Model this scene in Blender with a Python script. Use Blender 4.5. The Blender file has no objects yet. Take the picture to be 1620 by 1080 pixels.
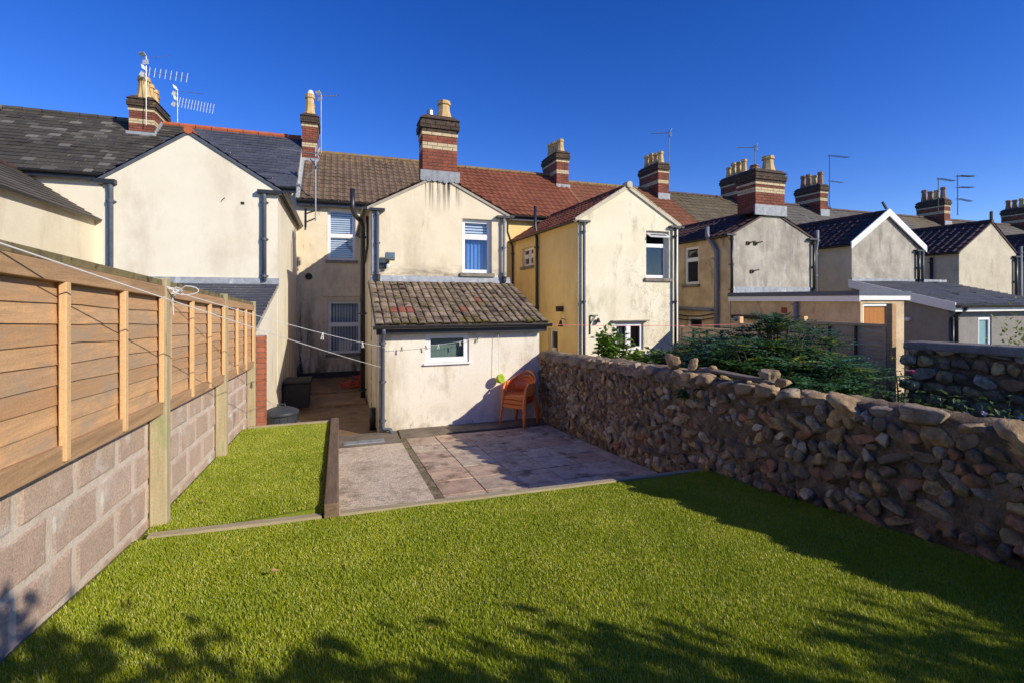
import bpy, bmesh, math, random
import numpy as np
from mathutils import Vector, Matrix, noise as mnoise
R = math.radians
rnd = random.Random(7)
scene = bpy.context.scene
C = scene.collection

# ------------------------------------------------------------------ camera
cam_d = bpy.data.cameras.new('camera')
cam = bpy.data.objects.new('camera', cam_d); C.objects.link(cam)
cam.location = (0, 0, 2.4)
cam.rotation_euler = (R(90), 0, -math.atan(275 / 770))
cam_d.sensor_width = 36; cam_d.lens = 36 * 770 / 1620
cam_d.shift_y = -65 / 1620
cam_d.clip_start = 0.05; cam_d.clip_end = 3000
scene.camera = cam

# ------------------------------------------------------------------ sky and sun
SUN = Vector((1, -1.19, 0.765)).normalized()
elev = math.asin(SUN.z); rot = math.atan2(SUN.x, SUN.y)
w = bpy.data.worlds.new('World'); scene.world = w; w.use_nodes = True
nt = w.node_tree; nt.nodes.clear()
sky = nt.nodes.new('ShaderNodeTexSky'); sky.sky_type = 'NISHITA'; sky.sun_disc = False
sky.sun_elevation = elev; sky.sun_rotation = rot
sky.altitude = 1500; sky.air_density = 1.0; sky.dust_density = 0.1; sky.ozone_density = 3.5
hs = nt.nodes.new('ShaderNodeHueSaturation'); hs.inputs['Saturation'].default_value = 1.31; hs.inputs['Hue'].default_value = .523; hs.inputs['Value'].default_value = .98
bg = nt.nodes.new('ShaderNodeBackground'); bg.inputs['Strength'].default_value = 0.136
wo = nt.nodes.new('ShaderNodeOutputWorld')
nt.links.new(sky.outputs[0], hs.inputs['Color']); nt.links.new(hs.outputs[0], bg.inputs['Color']); nt.links.new(bg.outputs[0], wo.inputs['Surface'])
sl = bpy.data.lights.new('sun', 'SUN'); sl.energy = 3.8; sl.angle = R(0.5); sl.color = (1, 0.91, 0.74)
so = bpy.data.objects.new('sun', sl); C.objects.link(so)
so.rotation_euler = SUN.to_track_quat('Z', 'Y').to_euler(); so.location = SUN * 60
vs = scene.view_settings
vs.view_transform = 'Standard'; vs.look = 'None'; vs.gamma = 1; vs.exposure = 0.42; vs.use_curve_mapping = False
scene.cycles.max_bounces = 9; scene.cycles.diffuse_bounces = 6; scene.cycles.transparent_max_bounces = 12

# ------------------------------------------------------------------ materials
def lin(c):
    return tuple(((v / 255) / 12.92 if v / 255 <= .04045 else ((v / 255 + .055) / 1.055) ** 2.4) for v in c)
MATS = {}
def pmat(name, cols, rough=.85, ns=5, amt=1.0, lo=.35, hi=.65, rnd_src=None, rcols=None, bump=0, bs=60, bd=.01, stains=(), stretch=(1, 1, 1), spec=.3, metal=0, detail=8, fine=.12, trans=0, const=False):
    """cols: one or two albedos mixed by noise; rcols: albedos picked at random per object or per island; stains: (albedo, scale, lo, hi, (sx,sy,sz), zlo, zhi)"""
    m = bpy.data.materials.new(name); m.use_nodes = True
    n = m.node_tree.nodes; L = m.node_tree.links
    b = n['Principled BSDF']; b.inputs['Roughness'].default_value = rough
    b.inputs['Specular IOR Level'].default_value = spec; b.inputs['Metallic'].default_value = metal
    geo = n.new('ShaderNodeNewGeometry')
    def noise(scale, st=(1, 1, 1), det=detail):
        mp = n.new('ShaderNodeMapping'); mp.inputs['Scale'].default_value = st
        L.new(geo.outputs['Position'], mp.inputs['Vector'])
        t = n.new('ShaderNodeTexNoise'); t.inputs['Scale'].default_value = scale; t.inputs['Detail'].default_value = det; t.inputs['Roughness'].default_value = .68
        L.new(mp.outputs[0], t.inputs['Vector']); return t.outputs['Fac']
    def maprange(sock, a, c, d=0, e=1):
        mr = n.new('ShaderNodeMapRange'); mr.inputs[1].default_value = a; mr.inputs[2].default_value = c; mr.inputs[3].default_value = d; mr.inputs[4].default_value = e
        L.new(sock, mr.inputs[0]); return mr.outputs[0]
    def mix(fac, A, B, blend='MIX'):
        mx = n.new('ShaderNodeMix'); mx.data_type = 'RGBA'; mx.blend_type = blend
        for s, v in ((mx.inputs[0], fac), (mx.inputs[6], A), (mx.inputs[7], B)):
            if hasattr(v, 'links') or isinstance(v, bpy.types.NodeSocket): L.new(v, s)
            elif isinstance(v, (int, float)): s.default_value = v
            else: s.default_value = (*v, 1)
        return mx.outputs[2]
    def mul(a, c):
        mt = n.new('ShaderNodeMath'); mt.operation = 'MULTIPLY'
        for s, v in ((mt.inputs[0], a), (mt.inputs[1], c)):
            if isinstance(v, (int, float)): s.default_value = v
            else: L.new(v, s)
        return mt.outputs[0]
    if rcols:
        if rnd_src == 'obj': src = n.new('ShaderNodeObjectInfo').outputs['Random']
        else: src = geo.outputs['Random Per Island']
        cr = n.new('ShaderNodeValToRGB'); e = cr.color_ramp.elements
        cr.color_ramp.interpolation = 'CONSTANT' if const else 'LINEAR'
        for i, c in enumerate(rcols):
            p = i / len(rcols) if const else i / max(1, len(rcols) - 1)
            if i < 2: e[i].position = p; e[i].color = (*c, 1)
            else: el = e.new(p); el.color = (*c, 1)
        L.new(src, cr.inputs[0]); col = cr.outputs[0]
        if cols: col = mix(mul(maprange(noise(ns, stretch), lo, hi), amt), col, cols[0])
    elif len(cols) > 1:
        col = mix(mul(maprange(noise(ns, stretch), lo, hi), amt), cols[0], cols[1])
    else:
        rgb = n.new('ShaderNodeRGB'); rgb.outputs[0].default_value = (*cols[0], 1); col = rgb.outputs[0]
    if fine:
        f = maprange(noise(90, (1, 1, 1), 3), .3, .7, 1 - fine, 1 + fine)
        cmb = n.new('ShaderNodeCombineColor')
        for i in range(3): L.new(f, cmb.inputs[i])
        col = mix(1.0, col, cmb.outputs[0], 'MULTIPLY')
    for st in stains:
        sc, scale, a, c, ss = st[:5]
        if scale < 0:      # hairline cracks: a thin band round the middle of the noise
            sb = n.new('ShaderNodeMath'); sb.operation = 'SUBTRACT'; L.new(noise(-scale, ss, 7), sb.inputs[0]); sb.inputs[1].default_value = .5
            ab = n.new('ShaderNodeMath'); ab.operation = 'ABSOLUTE'; L.new(sb.outputs[0], ab.inputs[0]); fac = maprange(ab.outputs[0], c, a)
        else: fac = maprange(noise(scale, ss), a, c)
        if len(st) > 6:
            sp = n.new('ShaderNodeSeparateXYZ'); L.new(geo.outputs['Position'], sp.inputs[0])
            ax = st[7] if len(st) > 7 else 2
            fac = mul(fac, maprange(sp.outputs[ax], st[5], st[6]))
            if len(st) > 8: fac = mul(fac, maprange(sp.outputs[st[8]], st[9], st[10]))
            if len(st) > 11: fac = mul(fac, maprange(sp.outputs[st[11]], st[12], st[13]))
        col = mix(fac, col, sc)
    L.new(col, b.inputs['Base Color'])
    if bump:
        bp = n.new('ShaderNodeBump'); bp.inputs['Strength'].default_value = bump; bp.inputs['Distance'].default_value = bd
        L.new(noise(bs, stretch, 6), bp.inputs['Height']); L.new(bp.outputs[0], b.inputs['Normal'])
    if trans:
        tr = n.new('ShaderNodeBsdfTranslucent'); L.new(col, tr.inputs['Color'])
        ms = n.new('ShaderNodeMixShader'); ms.inputs[0].default_value = trans
        L.new(b.outputs[0], ms.inputs[1]); L.new(tr.outputs[0], ms.inputs[2])
        L.new(ms.outputs[0], n['Material Output'].inputs['Surface'])
    MATS[name] = m
    return m

def glassmat(name, tint, refl=.35):
    m = bpy.data.materials.new(name); m.use_nodes = True
    n = m.node_tree.nodes; L = m.node_tree.links; n.remove(n['Principled BSDF'])
    t = n.new('ShaderNodeBsdfTransparent'); t.inputs[0].default_value = (*tint, 1)
    g = n.new('ShaderNodeBsdfGlossy'); g.inputs['Roughness'].default_value = .02
    lw = n.new('ShaderNodeLayerWeight'); lw.inputs[0].default_value = .5; fr = n.new('ShaderNodeMath'); fr.operation = 'POWER'; fr.inputs[1].default_value = 4; L.new(lw.outputs['Facing'], fr.inputs[0])
    mr = n.new('ShaderNodeMapRange'); mr.inputs[1].default_value = 0; mr.inputs[2].default_value = 1; mr.inputs[3].default_value = refl; mr.inputs[4].default_value = 1
    L.new(fr.outputs[0], mr.inputs[0])
    mx = n.new('ShaderNodeMixShader'); L.new(mr.outputs[0], mx.inputs[0]); L.new(t.outputs[0], mx.inputs[1]); L.new(g.outputs[0], mx.inputs[2])
    L.new(mx.outputs[0], n['Material Output'].inputs['Surface'])
    return m

DIRT = (.16, .13, .09); SOOT = (.03, .026, .022)
render_left = pmat('render_left', [(.80, .74, .60), (.74, .67, .52)], ns=1.2, bump=.25, bs=140, stains=[((.62, .54, .40), 1.0, .52, .72, (1, 1, .5)), ((.42, .34, .20), 3, .56, .80, (1, 1, .35), 2.2, .4), ((.20, .17, .12), 3.5, .48, .66, (1, 1, .3), 2.0, .2, 2, 1, 9.0, 10.5)])
render_mid = pmat('render_mid', [(.78, .68, .50), (.66, .55, .38)], ns=1.1, lo=.42, hi=.72, bump=.35, bs=120, stains=[
    ((.36, .30, .20), 5, .60, .72, (1, 1, .18)),
    ((.30, .24, .16), 1.6, .52, .80, (1, 1, .45), 5.4, 1.8),
    (SOOT, 3.2, .50, .60, (4.6, 1, .09), 4.35, 4.95, 2, 0, 1.55, 1.75, 0, 2.85, 2.62),
    (DIRT, 2.6, .40, .62, (1, 1, 2.5), 3.22, 2.92, 2, 1, 11.0, 10.85),
    ((.17, .14, .10), 2.4, .42, .62, (1, 1, .35), 3.4, .3, 2, 1, 14.5, 15.4), ((.03, .027, .02), 2.0, .46, .58, (3, 1, .5), 3.0, 1.2, 2, 0, -.6, -.95)])
render_out = pmat('render_outbuilding', [(.80, .75, .64), (.73, .66, .54)], ns=1.5, bump=.4, bs=100, stains=[
    ((.52, .45, .33), 2.2, .54, .70, (1, 1, .4)),
    ((.36, .27, .13), 3.0, .40, .68, (1.6, 1, .4), 1.25, .72, 0),
    ((.30, .25, .17), 3.2, .46, .68, (1, 1, .6), .55, .02),
    (DIRT, 9, .60, .72, (1, 1, .5), .5, .1)])
render_yel = pmat('render_cream', [(.82, .76, .58), (.74, .67, .48)], ns=1.0, bump=.25, bs=120, stains=[
    ((.30, .26, .20), -2.4, .002, .007, (1, 1, 1), 6.7, 7.3, 0, 2, 3.7, 3.2),
    ((.56, .49, .35), 2.6, .56, .70, (1, 1, .4)),
    ((.35, .26, .12), 1.8, .50, .76, (1, 1, .3), 4.2, .6)])
render_grey = pmat('render_grey', [(.50, .46, .38), (.30, .27, .22)], ns=1.7, lo=.36, hi=.66, bump=.5, bs=80, stains=[((.22, .20, .17), 3.2, .50, .72, (1, 1, .3)), ((.60, .57, .50), 4, .58, .74, (1, 1, .4))])
render_brown = pmat('render_brown', [(.66, .51, .31), (.46, .34, .20)], ns=1.6, lo=.4, hi=.62, bump=.4, bs=80, stains=[((.14, .11, .08), 2.5, .56, .74, (1, 1, .4))])
render_pale = pmat('render_pale', [(.62, .56, .42), (.48, .42, .31)], ns=1.5, bump=.4, bs=80, stains=[((.28, .24, .18), 3, .56, .8, (1, 1, .4))])
render_dark = pmat('render_dark', [(.27, .25, .23), (.22, .20, .185)], ns=4, bump=.4, bs=150)
render_ochre_shade = pmat('render_ochre_shade', [(.90, .68, .30), (.80, .58, .24)], ns=1.0, bump=.25, bs=120, stains=[((.40, .28, .11), 1.8, .50, .76, (1, 1, .3), 4.2, .6)])  # yellower than the gable render, warm tone of the shaded side put into colour
white_paint = pmat('white_paint', [(.80, .80, .79), (.74, .73, .71)], rough=.45, ns=6, fine=.03)
white_upvc = pmat('white_upvc', [(.82, .82, .82)], rough=.3, fine=.02, spec=.5)
black_pl = pmat('black_plastic', [(.018, .018, .02), (.03, .03, .032)], rough=.38, ns=9, spec=.5, fine=.05)
grey_pl = pmat('grey_plastic', [(.22, .23, .25), (.17, .18, .2)], rough=.5, ns=8, fine=.04)
slate_pipe = pmat('slate_grey_plastic', [(.10, .115, .15), (.075, .085, .11)], rough=.5, ns=8, fine=.04)
lead = pmat('lead', [(.38, .40, .43), (.23, .25, .27)], rough=.6, ns=8, fine=.12, stains=[((.55, .56, .56), 6, .56, .7, (1, 1, .4))])
mortar_m = pmat('mortar', [(.46, .42, .36), (.34, .30, .25)], ns=9, bump=.6, bs=120)
mortar_dark = pmat('mortar_earth', [(.29, .205, .12), (.12, .082, .046)], ns=7, lo=.4, hi=.6, bump=1, bs=35, bd=.03, stains=[((.56, .47, .35), 3, .50, .62, (1, 1, 1), 1.15, .55)])
brick_m = pmat('red_brick', [(.10, .045, .03)], rnd_src='obj', rcols=[(.30, .085, .045), (.25, .07, .04), (.36, .11, .055), (.20, .06, .04)], ns=9, amt=.5, bump=.4, bs=120)
brick_i = pmat('red_brick_far', [(.08, .04, .03)], rnd_src='isl', rcols=[(.28, .085, .05), (.22, .065, .04), (.33, .105, .06), (.16, .055, .04)], ns=6, amt=.6, bump=.3, bs=100)
buff_m = pmat('buff_brick', [(.62, .51, .32), (.48, .38, .22)], ns=9, bump=.3, bs=100)
cap_m = pmat('sooty_brick', [(.10, .065, .045), (.05, .038, .03)], ns=6, bump=.5, bs=80, stains=[((.35, .22, .05), 7, .58, .70, (1, 1, 1))])
pot_m = pmat('buff_pot', [(.66, .46, .20), (.52, .35, .15)], ns=5, rough=.75, bump=.2, stains=[((.12, .09, .06), 5, .58, .75, (1, 1, .6))])
pot_red = pmat('brown_pot', [(.36, .22, .13), (.24, .14, .09)], ns=5, rough=.8)
slate_i = pmat('slate', [(.055, .058, .07)], rnd_src='isl', rcols=[(.078, .084, .108), (.094, .10, .125), (.066, .072, .094), (.086, .093, .118)], ns=3, amt=.4, rough=.55, bump=.2, bs=60)
slate_old = pmat('old_slate', [(.10, .085, .06)], rnd_src='isl', rcols=[(.055, .05, .043), (.075, .066, .055), (.045, .04, .037), (.06, .055, .045), (.22, .205, .18)], ns=2.0, amt=.5, rough=.7, bump=.3, bs=60)
tile_brown = pmat('brown_tiles', [(.15, .115, .05)], rnd_src='isl', rcols=[(.165, .11, .07), (.195, .132, .085), (.125, .084, .056), (.18, .12, .08)], ns=2.2, lo=.55, hi=.75, amt=.5, bump=.3, bs=60, stains=[((.42, .24, .04), 5, .55, .66, (1, 1, 1), 6.9, 7.4), ((.34, .11, .06), 5, .68, .70, (1, 1, 1), 6.6, 6.9)])
tile_red = pmat('red_tiles', [(.11, .05, .03)], rnd_src='isl', rcols=[(.27, .085, .042), (.23, .07, .036), (.30, .10, .05), (.20, .062, .034)], ns=2.5, amt=.4, bump=.3, bs=60)
tile_rust = pmat('rust_tiles', [(.14, .07, .04)], rnd_src='isl', rcols=[(.30, .12, .06), (.26, .10, .05), (.23, .09, .045)], ns=3, amt=.4, bump=.3, bs=60)
tile_dark = pmat('dark_tiles', [(.05, .035, .028)], rnd_src='isl', rcols=[(.085, .045, .035), (.065, .036, .03), (.10, .055, .04)], rough=.6, ns=3, amt=.4, bump=.3, bs=60)
tile_olive = pmat('olive_tiles', [(.10, .085, .05)], rnd_src='isl', rcols=[(.17, .135, .08), (.14, .11, .068), (.20, .16, .10)], ns=3, amt=.4, bump=.3, bs=60)
tile_grey = pmat('grey_slates', [(.10, .09, .075)], rnd_src='isl', rcols=[(.145, .13, .11), (.12, .11, .095), (.17, .15, .125)], ns=3, amt=.4, bump=.3, bs=60)
tile_lean = pmat('mossy_tile', [(.075, .055, .036)], rnd_src='obj', rcols=[(.33, .245, .16), (.26, .19, .125), (.38, .29, .195), (.21, .15, .10), (.30, .22, .145)], ns=4, lo=.46, hi=.62, amt=.85, bump=.6, bs=50, stains=[((.15, .12, .02), 2.6, .52, .62, (1, 1, 1), 10.9, 9.0, 1), ((.03, .023, .015), 6, .54, .66, (1, 1, 1))])
tile_lean_red = pmat('red_lean_tile', [(.36, .12, .07), (.24, .08, .05)], ns=6, bump=.5, bs=50)
ridge_red = pmat('ridge_red', [(.50, .13, .05), (.38, .10, .045)], ns=5)
ridge_brown = pmat('ridge_brown', [(.20, .13, .07), (.28, .19, .07)], ns=4)
slat_m = pmat('fence_slat', [(.34, .215, .12)], rnd_src='obj', rcols=[(.58, .325, .155), (.68, .40, .19), (.50, .28, .135), (.60, .385, .215), (.70, .41, .19)], ns=4, lo=.38, hi=.72, amt=.75, stretch=(9, .55, 9), bump=.35, bs=9, stains=[((.22, .10, .04), 5.5, .66, .71, (2, 1.6, 3)), ((.40, .29, .19), 2.4, .48, .66, (1, 1, 3)), ((.62, .46, .30), 5, .66, .74, (1, 1, .5))])
batten_m = pmat('fence_batten', [(.74, .48, .24), (.64, .41, .20)], ns=4, stretch=(8, 8, .6), bump=.3, bs=8)
rail_m = pmat('fence_rail', [(.52, .32, .165), (.34, .205, .105)], ns=4, stretch=(8, .5, 8), bump=.35, bs=9)
capw_m = pmat('fence_cap', [(.17, .13, .065), (.24, .20, .085)], ns=9, stretch=(2, .8, 2), bump=.5, bs=30, stains=[((.06, .05, .03), 12, .52, .66, (1, 1, 1))])
post_m = pmat('fence_post', [(.50, .42, .26), (.38, .31, .18)], ns=4, stretch=(8, 8, .6), bump=.35, bs=8, stains=[((.30, .32, .14), 4, .52, .72, (1, 1, .6)), ((.20, .14, .08), 3, .62, .72, (2, 2, .4))])
sleeper_m = pmat('sleeper', [(.24, .16, .095), (.14, .095, .06)], ns=4, stretch=(9, .5, 9), bump=.5, bs=9)
edging_m = pmat('edging', [(.42, .35, .22), (.32, .26, .16)], ns=4, stretch=(.6, 9, 9), bump=.35, bs=9)
plank_m = pmat('plank', [(.19, .15, .08), (.12, .095, .055)], ns=5, stretch=(.6, 9, 9), bump=.4, bs=9)
fence_pink = pmat('far_fence', [(.70, .46, .26)], rnd_src='obj', rcols=[(.88, .60, .35), (.80, .54, .31), (.90, .64, .39)], ns=4, amt=.6, stretch=(9, .6, 9), bump=.3, bs=9)
fence_brown = pmat('far_fence_brown', [(.40, .26, .15)], rnd_src='obj', rcols=[(.66, .44, .26), (.58, .38, .22), (.72, .50, .31)], ns=4, amt=.6, stretch=(9, .6, 9), bump=.3, bs=9)
orange_reflection = pmat('orange_reflection', [(.70, .26, .04), (.60, .21, .03)], ns=4, stretch=(8, 8, .6))  # orange reflection of the extension window, put into a board colour
block_m = pmat('concrete_block', [(.45, .335, .26)], rnd_src='obj', rcols=[(.60, .44, .335), (.54, .385, .285), (.63, .47, .36), (.57, .41, .31)], ns=7, amt=.7, lo=.4, hi=.7, bump=.9, bs=130, fine=.25, stains=[((.68, .62, .53), 3.2, .57, .68, (1, 1, 1.2)), ((.13, .115, .075), 2.2, .62, .74, (1, 1, .5))])
blockmortar_m = pmat('block_mortar', [(.70, .60, .49), (.58, .48, .38)], ns=8, bump=.8, bs=70)
stone_m = pmat('rubble_stone', [(.13, .09, .055)], rnd_src='obj', const=True, rcols=[(.52, .36, .17), (.34, .26, .16), (.66, .44, .18), (.24, .18, .11), (.56, .36, .15), (.46, .38, .26), (.46, .22, .11), (.32, .22, .12), (.62, .51, .34), (.22, .16, .10)], ns=9, lo=.42, hi=.62, amt=.8, bump=1, bs=30, bd=.02)
stone_i = pmat('rubble_stone_small', [(.13, .09, .055)], rnd_src='isl', const=True, rcols=[(.50, .34, .17), (.34, .26, .16), (.60, .40, .17), (.25, .18, .11), (.50, .21, .10), (.46, .37, .25), (.32, .22, .12), (.56, .48, .33)], ns=9, lo=.42, hi=.62, amt=.8, bump=1, bs=30, bd=.02)
cope_m = pmat('coping_stone', [(.20, .125, .065)], rnd_src='obj', rcols=[(.48, .31, .15), (.40, .33, .24), (.52, .36, .18), (.44, .31, .18)], ns=8, lo=.42, hi=.62, amt=.75, bump=1, bs=30, bd=.02)
capstone_m = pmat('cap_mortar', [(.42, .31, .19), (.22, .155, .095)], ns=6, lo=.4, hi=.6, bump=1, bs=28, bd=.03, stains=[((.10, .075, .045), 5, .5, .66, (1, 1, 1))])
cement_m = pmat('cement', [(.30, .27, .22), (.19, .165, .13)], ns=4, bump=.9, bs=40, stains=[((.10, .085, .06), 5, .5, .68, (1, 1, 1))])
wallbrick_m = pmat('old_wall_brick', [(.10, .06, .045)], rnd_src='obj', rcols=[(.30, .115, .07), (.25, .09, .055), (.33, .15, .09)], ns=9, amt=.6, bump=.6, bs=60)
pierbrick_m = pmat('pier_brick', [(.20, .08, .05)], rnd_src='obj', rcols=[(.46, .15, .075), (.40, .125, .065), (.50, .18, .09), (.36, .13, .075)], ns=9, amt=.5, bump=.5, bs=80)
concrete_m = pmat('pebbled_concrete', [(.80, .66, .50), (.62, .50, .36)], ns=16, lo=.35, hi=.65, bump=1.0, bs=45, bd=.012, fine=.3, stains=[((.26, .19, .13), 30, .55, .66, (.7, 1.6, 1)), ((.27, .21, .14), 2, .5, .72, (1, 1, 1))])
slab_m = pmat('paving_slab', [(.28, .20, .145)], rnd_src='obj', rcols=[(.66, .46, .32), (.68, .55, .40), (.56, .37, .26), (.70, .59, .45), (.52, .40, .30), (.64, .48, .34)], ns=5, lo=.42, hi=.68, amt=.75, bump=.5, bs=90, fine=.2, stains=[((.20, .135, .09), 3.4, .53, .64, (1, 1, 1)), ((.28, .19, .125), 14, .56, .68, (1, 1, 1))])
yard_m = pmat('yard_concrete', [(.30, .19, .095), (.17, .105, .055)], ns=2.0, lo=.4, hi=.62, rough=.45, bump=.4, bs=50, stains=[((.07, .05, .035), 3, .52, .68, (1, 1, 1))])
ledge_m = pmat('concrete_ledge', [(.23, .19, .145), (.12, .095, .07)], ns=3, bump=.6, bs=50)
moss_m = pmat('mossy_gap', [(.36, .28, .18), (.13, .10, .055)], ns=14, bump=1, bs=50, stains=[((.10, .12, .03), 6, .52, .62, (1, 1, 1))])
soil_m = pmat('soil', [(.07, .055, .035), (.04, .032, .022)], ns=7, bump=1, bs=30)
ground_m = pmat('ground', [(.10, .11, .055), (.13, .11, .07)], ns=.5, bump=.4, bs=6)
turfbase_m = pmat('turf_base', [(.17, .21, .012), (.13, .17, .010)], ns=30, rough=.9, fine=.3)
grass_m = pmat('turf_blade', [(.24, .32, .008)], rnd_src='isl', rcols=[(.33, .39, .008), (.42, .46, .012), (.23, .31, .010), (.50, .51, .04), (.72, .69, .24)], ns=2.2, lo=.42, hi=.60, amt=.6, rough=.42, spec=.45, fine=0, trans=.25)
leaf_dark = pmat('mahonia_leaf', [(.035, .09, .045)], rnd_src='isl', rcols=[(.045, .115, .035), (.07, .17, .045), (.05, .13, .05), (.11, .21, .045)], ns=4, amt=.4, rough=.35, spec=.5, fine=0, trans=.12)
leaf_new = pmat('mahonia_new_leaf', [(.16, .22, .03)], rnd_src='isl', rcols=[(.22, .26, .03), (.15, .23, .04), (.42, .36, .04)], ns=4, amt=.4, rough=.4, fine=0, trans=.25)
leaf_hyd = pmat('hydrangea_leaf', [(.07, .14, .02)], rnd_src='isl', rcols=[(.12, .23, .028), (.17, .30, .04), (.08, .17, .022), (.24, .34, .06)], ns=5, amt=.4, rough=.45, fine=0, trans=.3)
leaf_mid = pmat('shrub_leaf', [(.05, .10, .02)], rnd_src='isl', rcols=[(.05, .11, .02), (.08, .15, .03), (.11, .17, .03)], ns=5, amt=.4, rough=.5, fine=0, trans=.25)
leaf_lime = pmat('lime_leaf', [(.20, .26, .03)], rnd_src='isl', rcols=[(.24, .31, .03), (.31, .36, .05), (.17, .25, .03)], ns=5, amt=.4, rough=.5, fine=0, trans=.3)
bark_m = pmat('bark', [(.13, .10, .07), (.07, .055, .04)], ns=9, bump=.8, bs=30)
pink_m = pmat('pink_petal', [(.60, .10, .28)], rough=.6, fine=0); yellow_m = pmat('yellow_petal', [(.70, .50, .05)], rough=.6, fine=0); lilac_m = pmat('pale_petal', [(.48, .45, .58)], rough=.6, fine=0)
orange_pl = pmat('orange_plastic', [(.86, .23, .045), (.80, .20, .04)], rough=.42, ns=5, spec=.5, fine=.03)
bin_m = pmat('bin_plastic', [(.045, .05, .06), (.03, .034, .04)], rough=.5, ns=6, fine=.05)
box_m = pmat('storage_box', [(.03, .026, .024), (.018, .016, .015)], rough=.55, ns=6)
metal_m = pmat('aluminium', [(.36, .37, .40), (.26, .27, .29)], rough=.4, metal=.6, ns=8, fine=.04)
dmetal_m = pmat('dull_metal', [(.12, .12, .13), (.08, .08, .085)], rough=.5, metal=.4, ns=8)
cover_m = pmat('galvanised_cover', [(.42, .44, .46), (.30, .31, .32)], rough=.5, metal=.4, ns=12)
iron_m = pmat('iron', [(.025, .024, .024), (.05, .035, .025)], rough=.6, ns=12)
rope_m = pmat('line_white', [(.70, .70, .68)], rough=.6, fine=0); rope_pink = pmat('line_pink', [(.65, .16, .18)], rough=.6, fine=0)
cord_m = pmat('cord_dark', [(.03, .03, .03)], rough=.6, fine=0)
peg_m = pmat('peg_wood', [(.50, .40, .26)], rough=.7, fine=0); pegd_m = pmat('peg_dark', [(.045, .04, .035)], rough=.7, fine=0)
lime_m = pmat('lime_plastic', [(.46, .56, .06), (.38, .48, .05)], rough=.45, ns=6)
net_m = pmat('red_net', [(.46, .08, .045)], rough=.6, fine=0)
terra_m = pmat('terracotta', [(.42, .15, .07), (.33, .12, .06)], ns=6, rough=.8)
blind_m = pmat('blind_blue', [(.62, .70, .80)], rough=.6, fine=0); blind_v = pmat('blind_grey', [(.42, .47, .60)], rough=.6, fine=0)
curtain_blue = pmat('curtain_blue', [(.12, .28, .62), (.09, .22, .52)], ns=6, stretch=(5, 1, .3), fine=.05)
curtain_pale = pmat('curtain_pale', [(.42, .40, .36), (.24, .22, .20)], ns=4, stretch=(5, 5, .3), fine=.05)
pane_backing = pmat('pane_backing', [(.42, .48, .45), (.28, .33, .31)], ns=5, stretch=(5, 1, .4), fine=.05)
room_m = pmat('room_dark', [(.05, .055, .055)], rough=.9, fine=0)
frost_m = pmat('frosted_pane', [(.40, .66, .64), (.32, .56, .56)], rough=.25, ns=4, spec=.6)
glass_m = glassmat('window_glass', (.94, .96, .98), .05); glass_d = glassmat('dark_glass', (.8, .85, .85), .06)
dead_m = pmat('dead_leaf', [(.32, .14, .06), (.42, .28, .14)], ns=30, rough=.8)

# ------------------------------------------------------------------ mesh helpers
class MB:
    def __init__(s): s.v = []; s.f = []
    def add(s, vs, fs):
        o = len(s.v); s.v += [tuple(p) for p in vs]; s.f += [tuple(i + o for i in f) for f in fs]; return s
    def box(s, x0, x1, y0, y1, z0, z1):
        return s.add([(x0, y0, z0), (x1, y0, z0), (x1, y1, z0), (x0, y1, z0), (x0, y0, z1), (x1, y0, z1), (x1, y1, z1), (x0, y1, z1)],
                     [(0, 3, 2, 1), (4, 5, 6, 7), (0, 1, 5, 4), (1, 2, 6, 5), (2, 3, 7, 6), (3, 0, 4, 7)])
    def hexa(s, p):   # 8 corners, bottom ring then top ring
        return s.add(p, [(0, 3, 2, 1), (4, 5, 6, 7), (0, 1, 5, 4), (1, 2, 6, 5), (2, 3, 7, 6), (3, 0, 4, 7)])
    def quad(s, *p): return s.add(p, [tuple(range(len(p)))])
    def tube(s, pts, r, n=8, cap=True):
        pts = [Vector(p) for p in pts]; rs = r if isinstance(r, (list, tuple)) else [r] * len(pts)
        rings = []; up = None
        for i, p in enumerate(pts):
            t = ((pts[min(i + 1, len(pts) - 1)] - p).normalized() + (p - pts[max(i - 1, 0)]).normalized())
            if t.length < 1e-6: t = Vector((0, 0, 1))
            t.normalize()
            if up is None: up = Vector((0, 0, 1)) if abs(t.z) < .9 else Vector((1, 0, 0))
            a = t.cross(up).normalized(); b = a.cross(t).normalized(); up = b
            rings.append([p + (a * math.cos(2 * math.pi * k / n) + b * math.sin(2 * math.pi * k / n)) * rs[i] for k in range(n)])
        vs = [q for r_ in rings for q in r_]; fs = []
        for i in range(len(rings) - 1):
            for k in range(n):
                fs.append((i * n + k, i * n + (k + 1) % n, (i + 1) * n + (k + 1) % n, (i + 1) * n + k))
        if cap: fs.append(tuple(range(n))[::-1]); fs.append(tuple(len(vs) - n + k for k in range(n)))
        return s.add(vs, fs)
    def lathe(s, c, prof, n=14):
        vs = []; fs = []
        for r, z in prof:
            for k in range(n): a = 2 * math.pi * (k + .5) / n; vs.append((c[0] + r * math.cos(a), c[1] + r * math.sin(a), c[2] + z))
        for i in range(len(prof) - 1):
            for k in range(n): fs.append((i * n + k, i * n + (k + 1) % n, (i + 1) * n + (k + 1) % n, (i + 1) * n + k))
        return s.add(vs, fs)
    def mesh(s, name, mat, smooth=False):
        me = bpy.data.meshes.new(name); me.from_pydata(s.v, [], s.f); me.update()
        if mat: me.materials.append(mat)
        if smooth: me.polygons.foreach_set('use_smooth', [True] * len(me.polygons))
        return me
    def build(s, name, mat, parent=None, smooth=False, bevel=0, local=False, **tags):
        return put(name, s.mesh(name, mat, smooth), parent, bevel=bevel, local=local, **tags)
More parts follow.
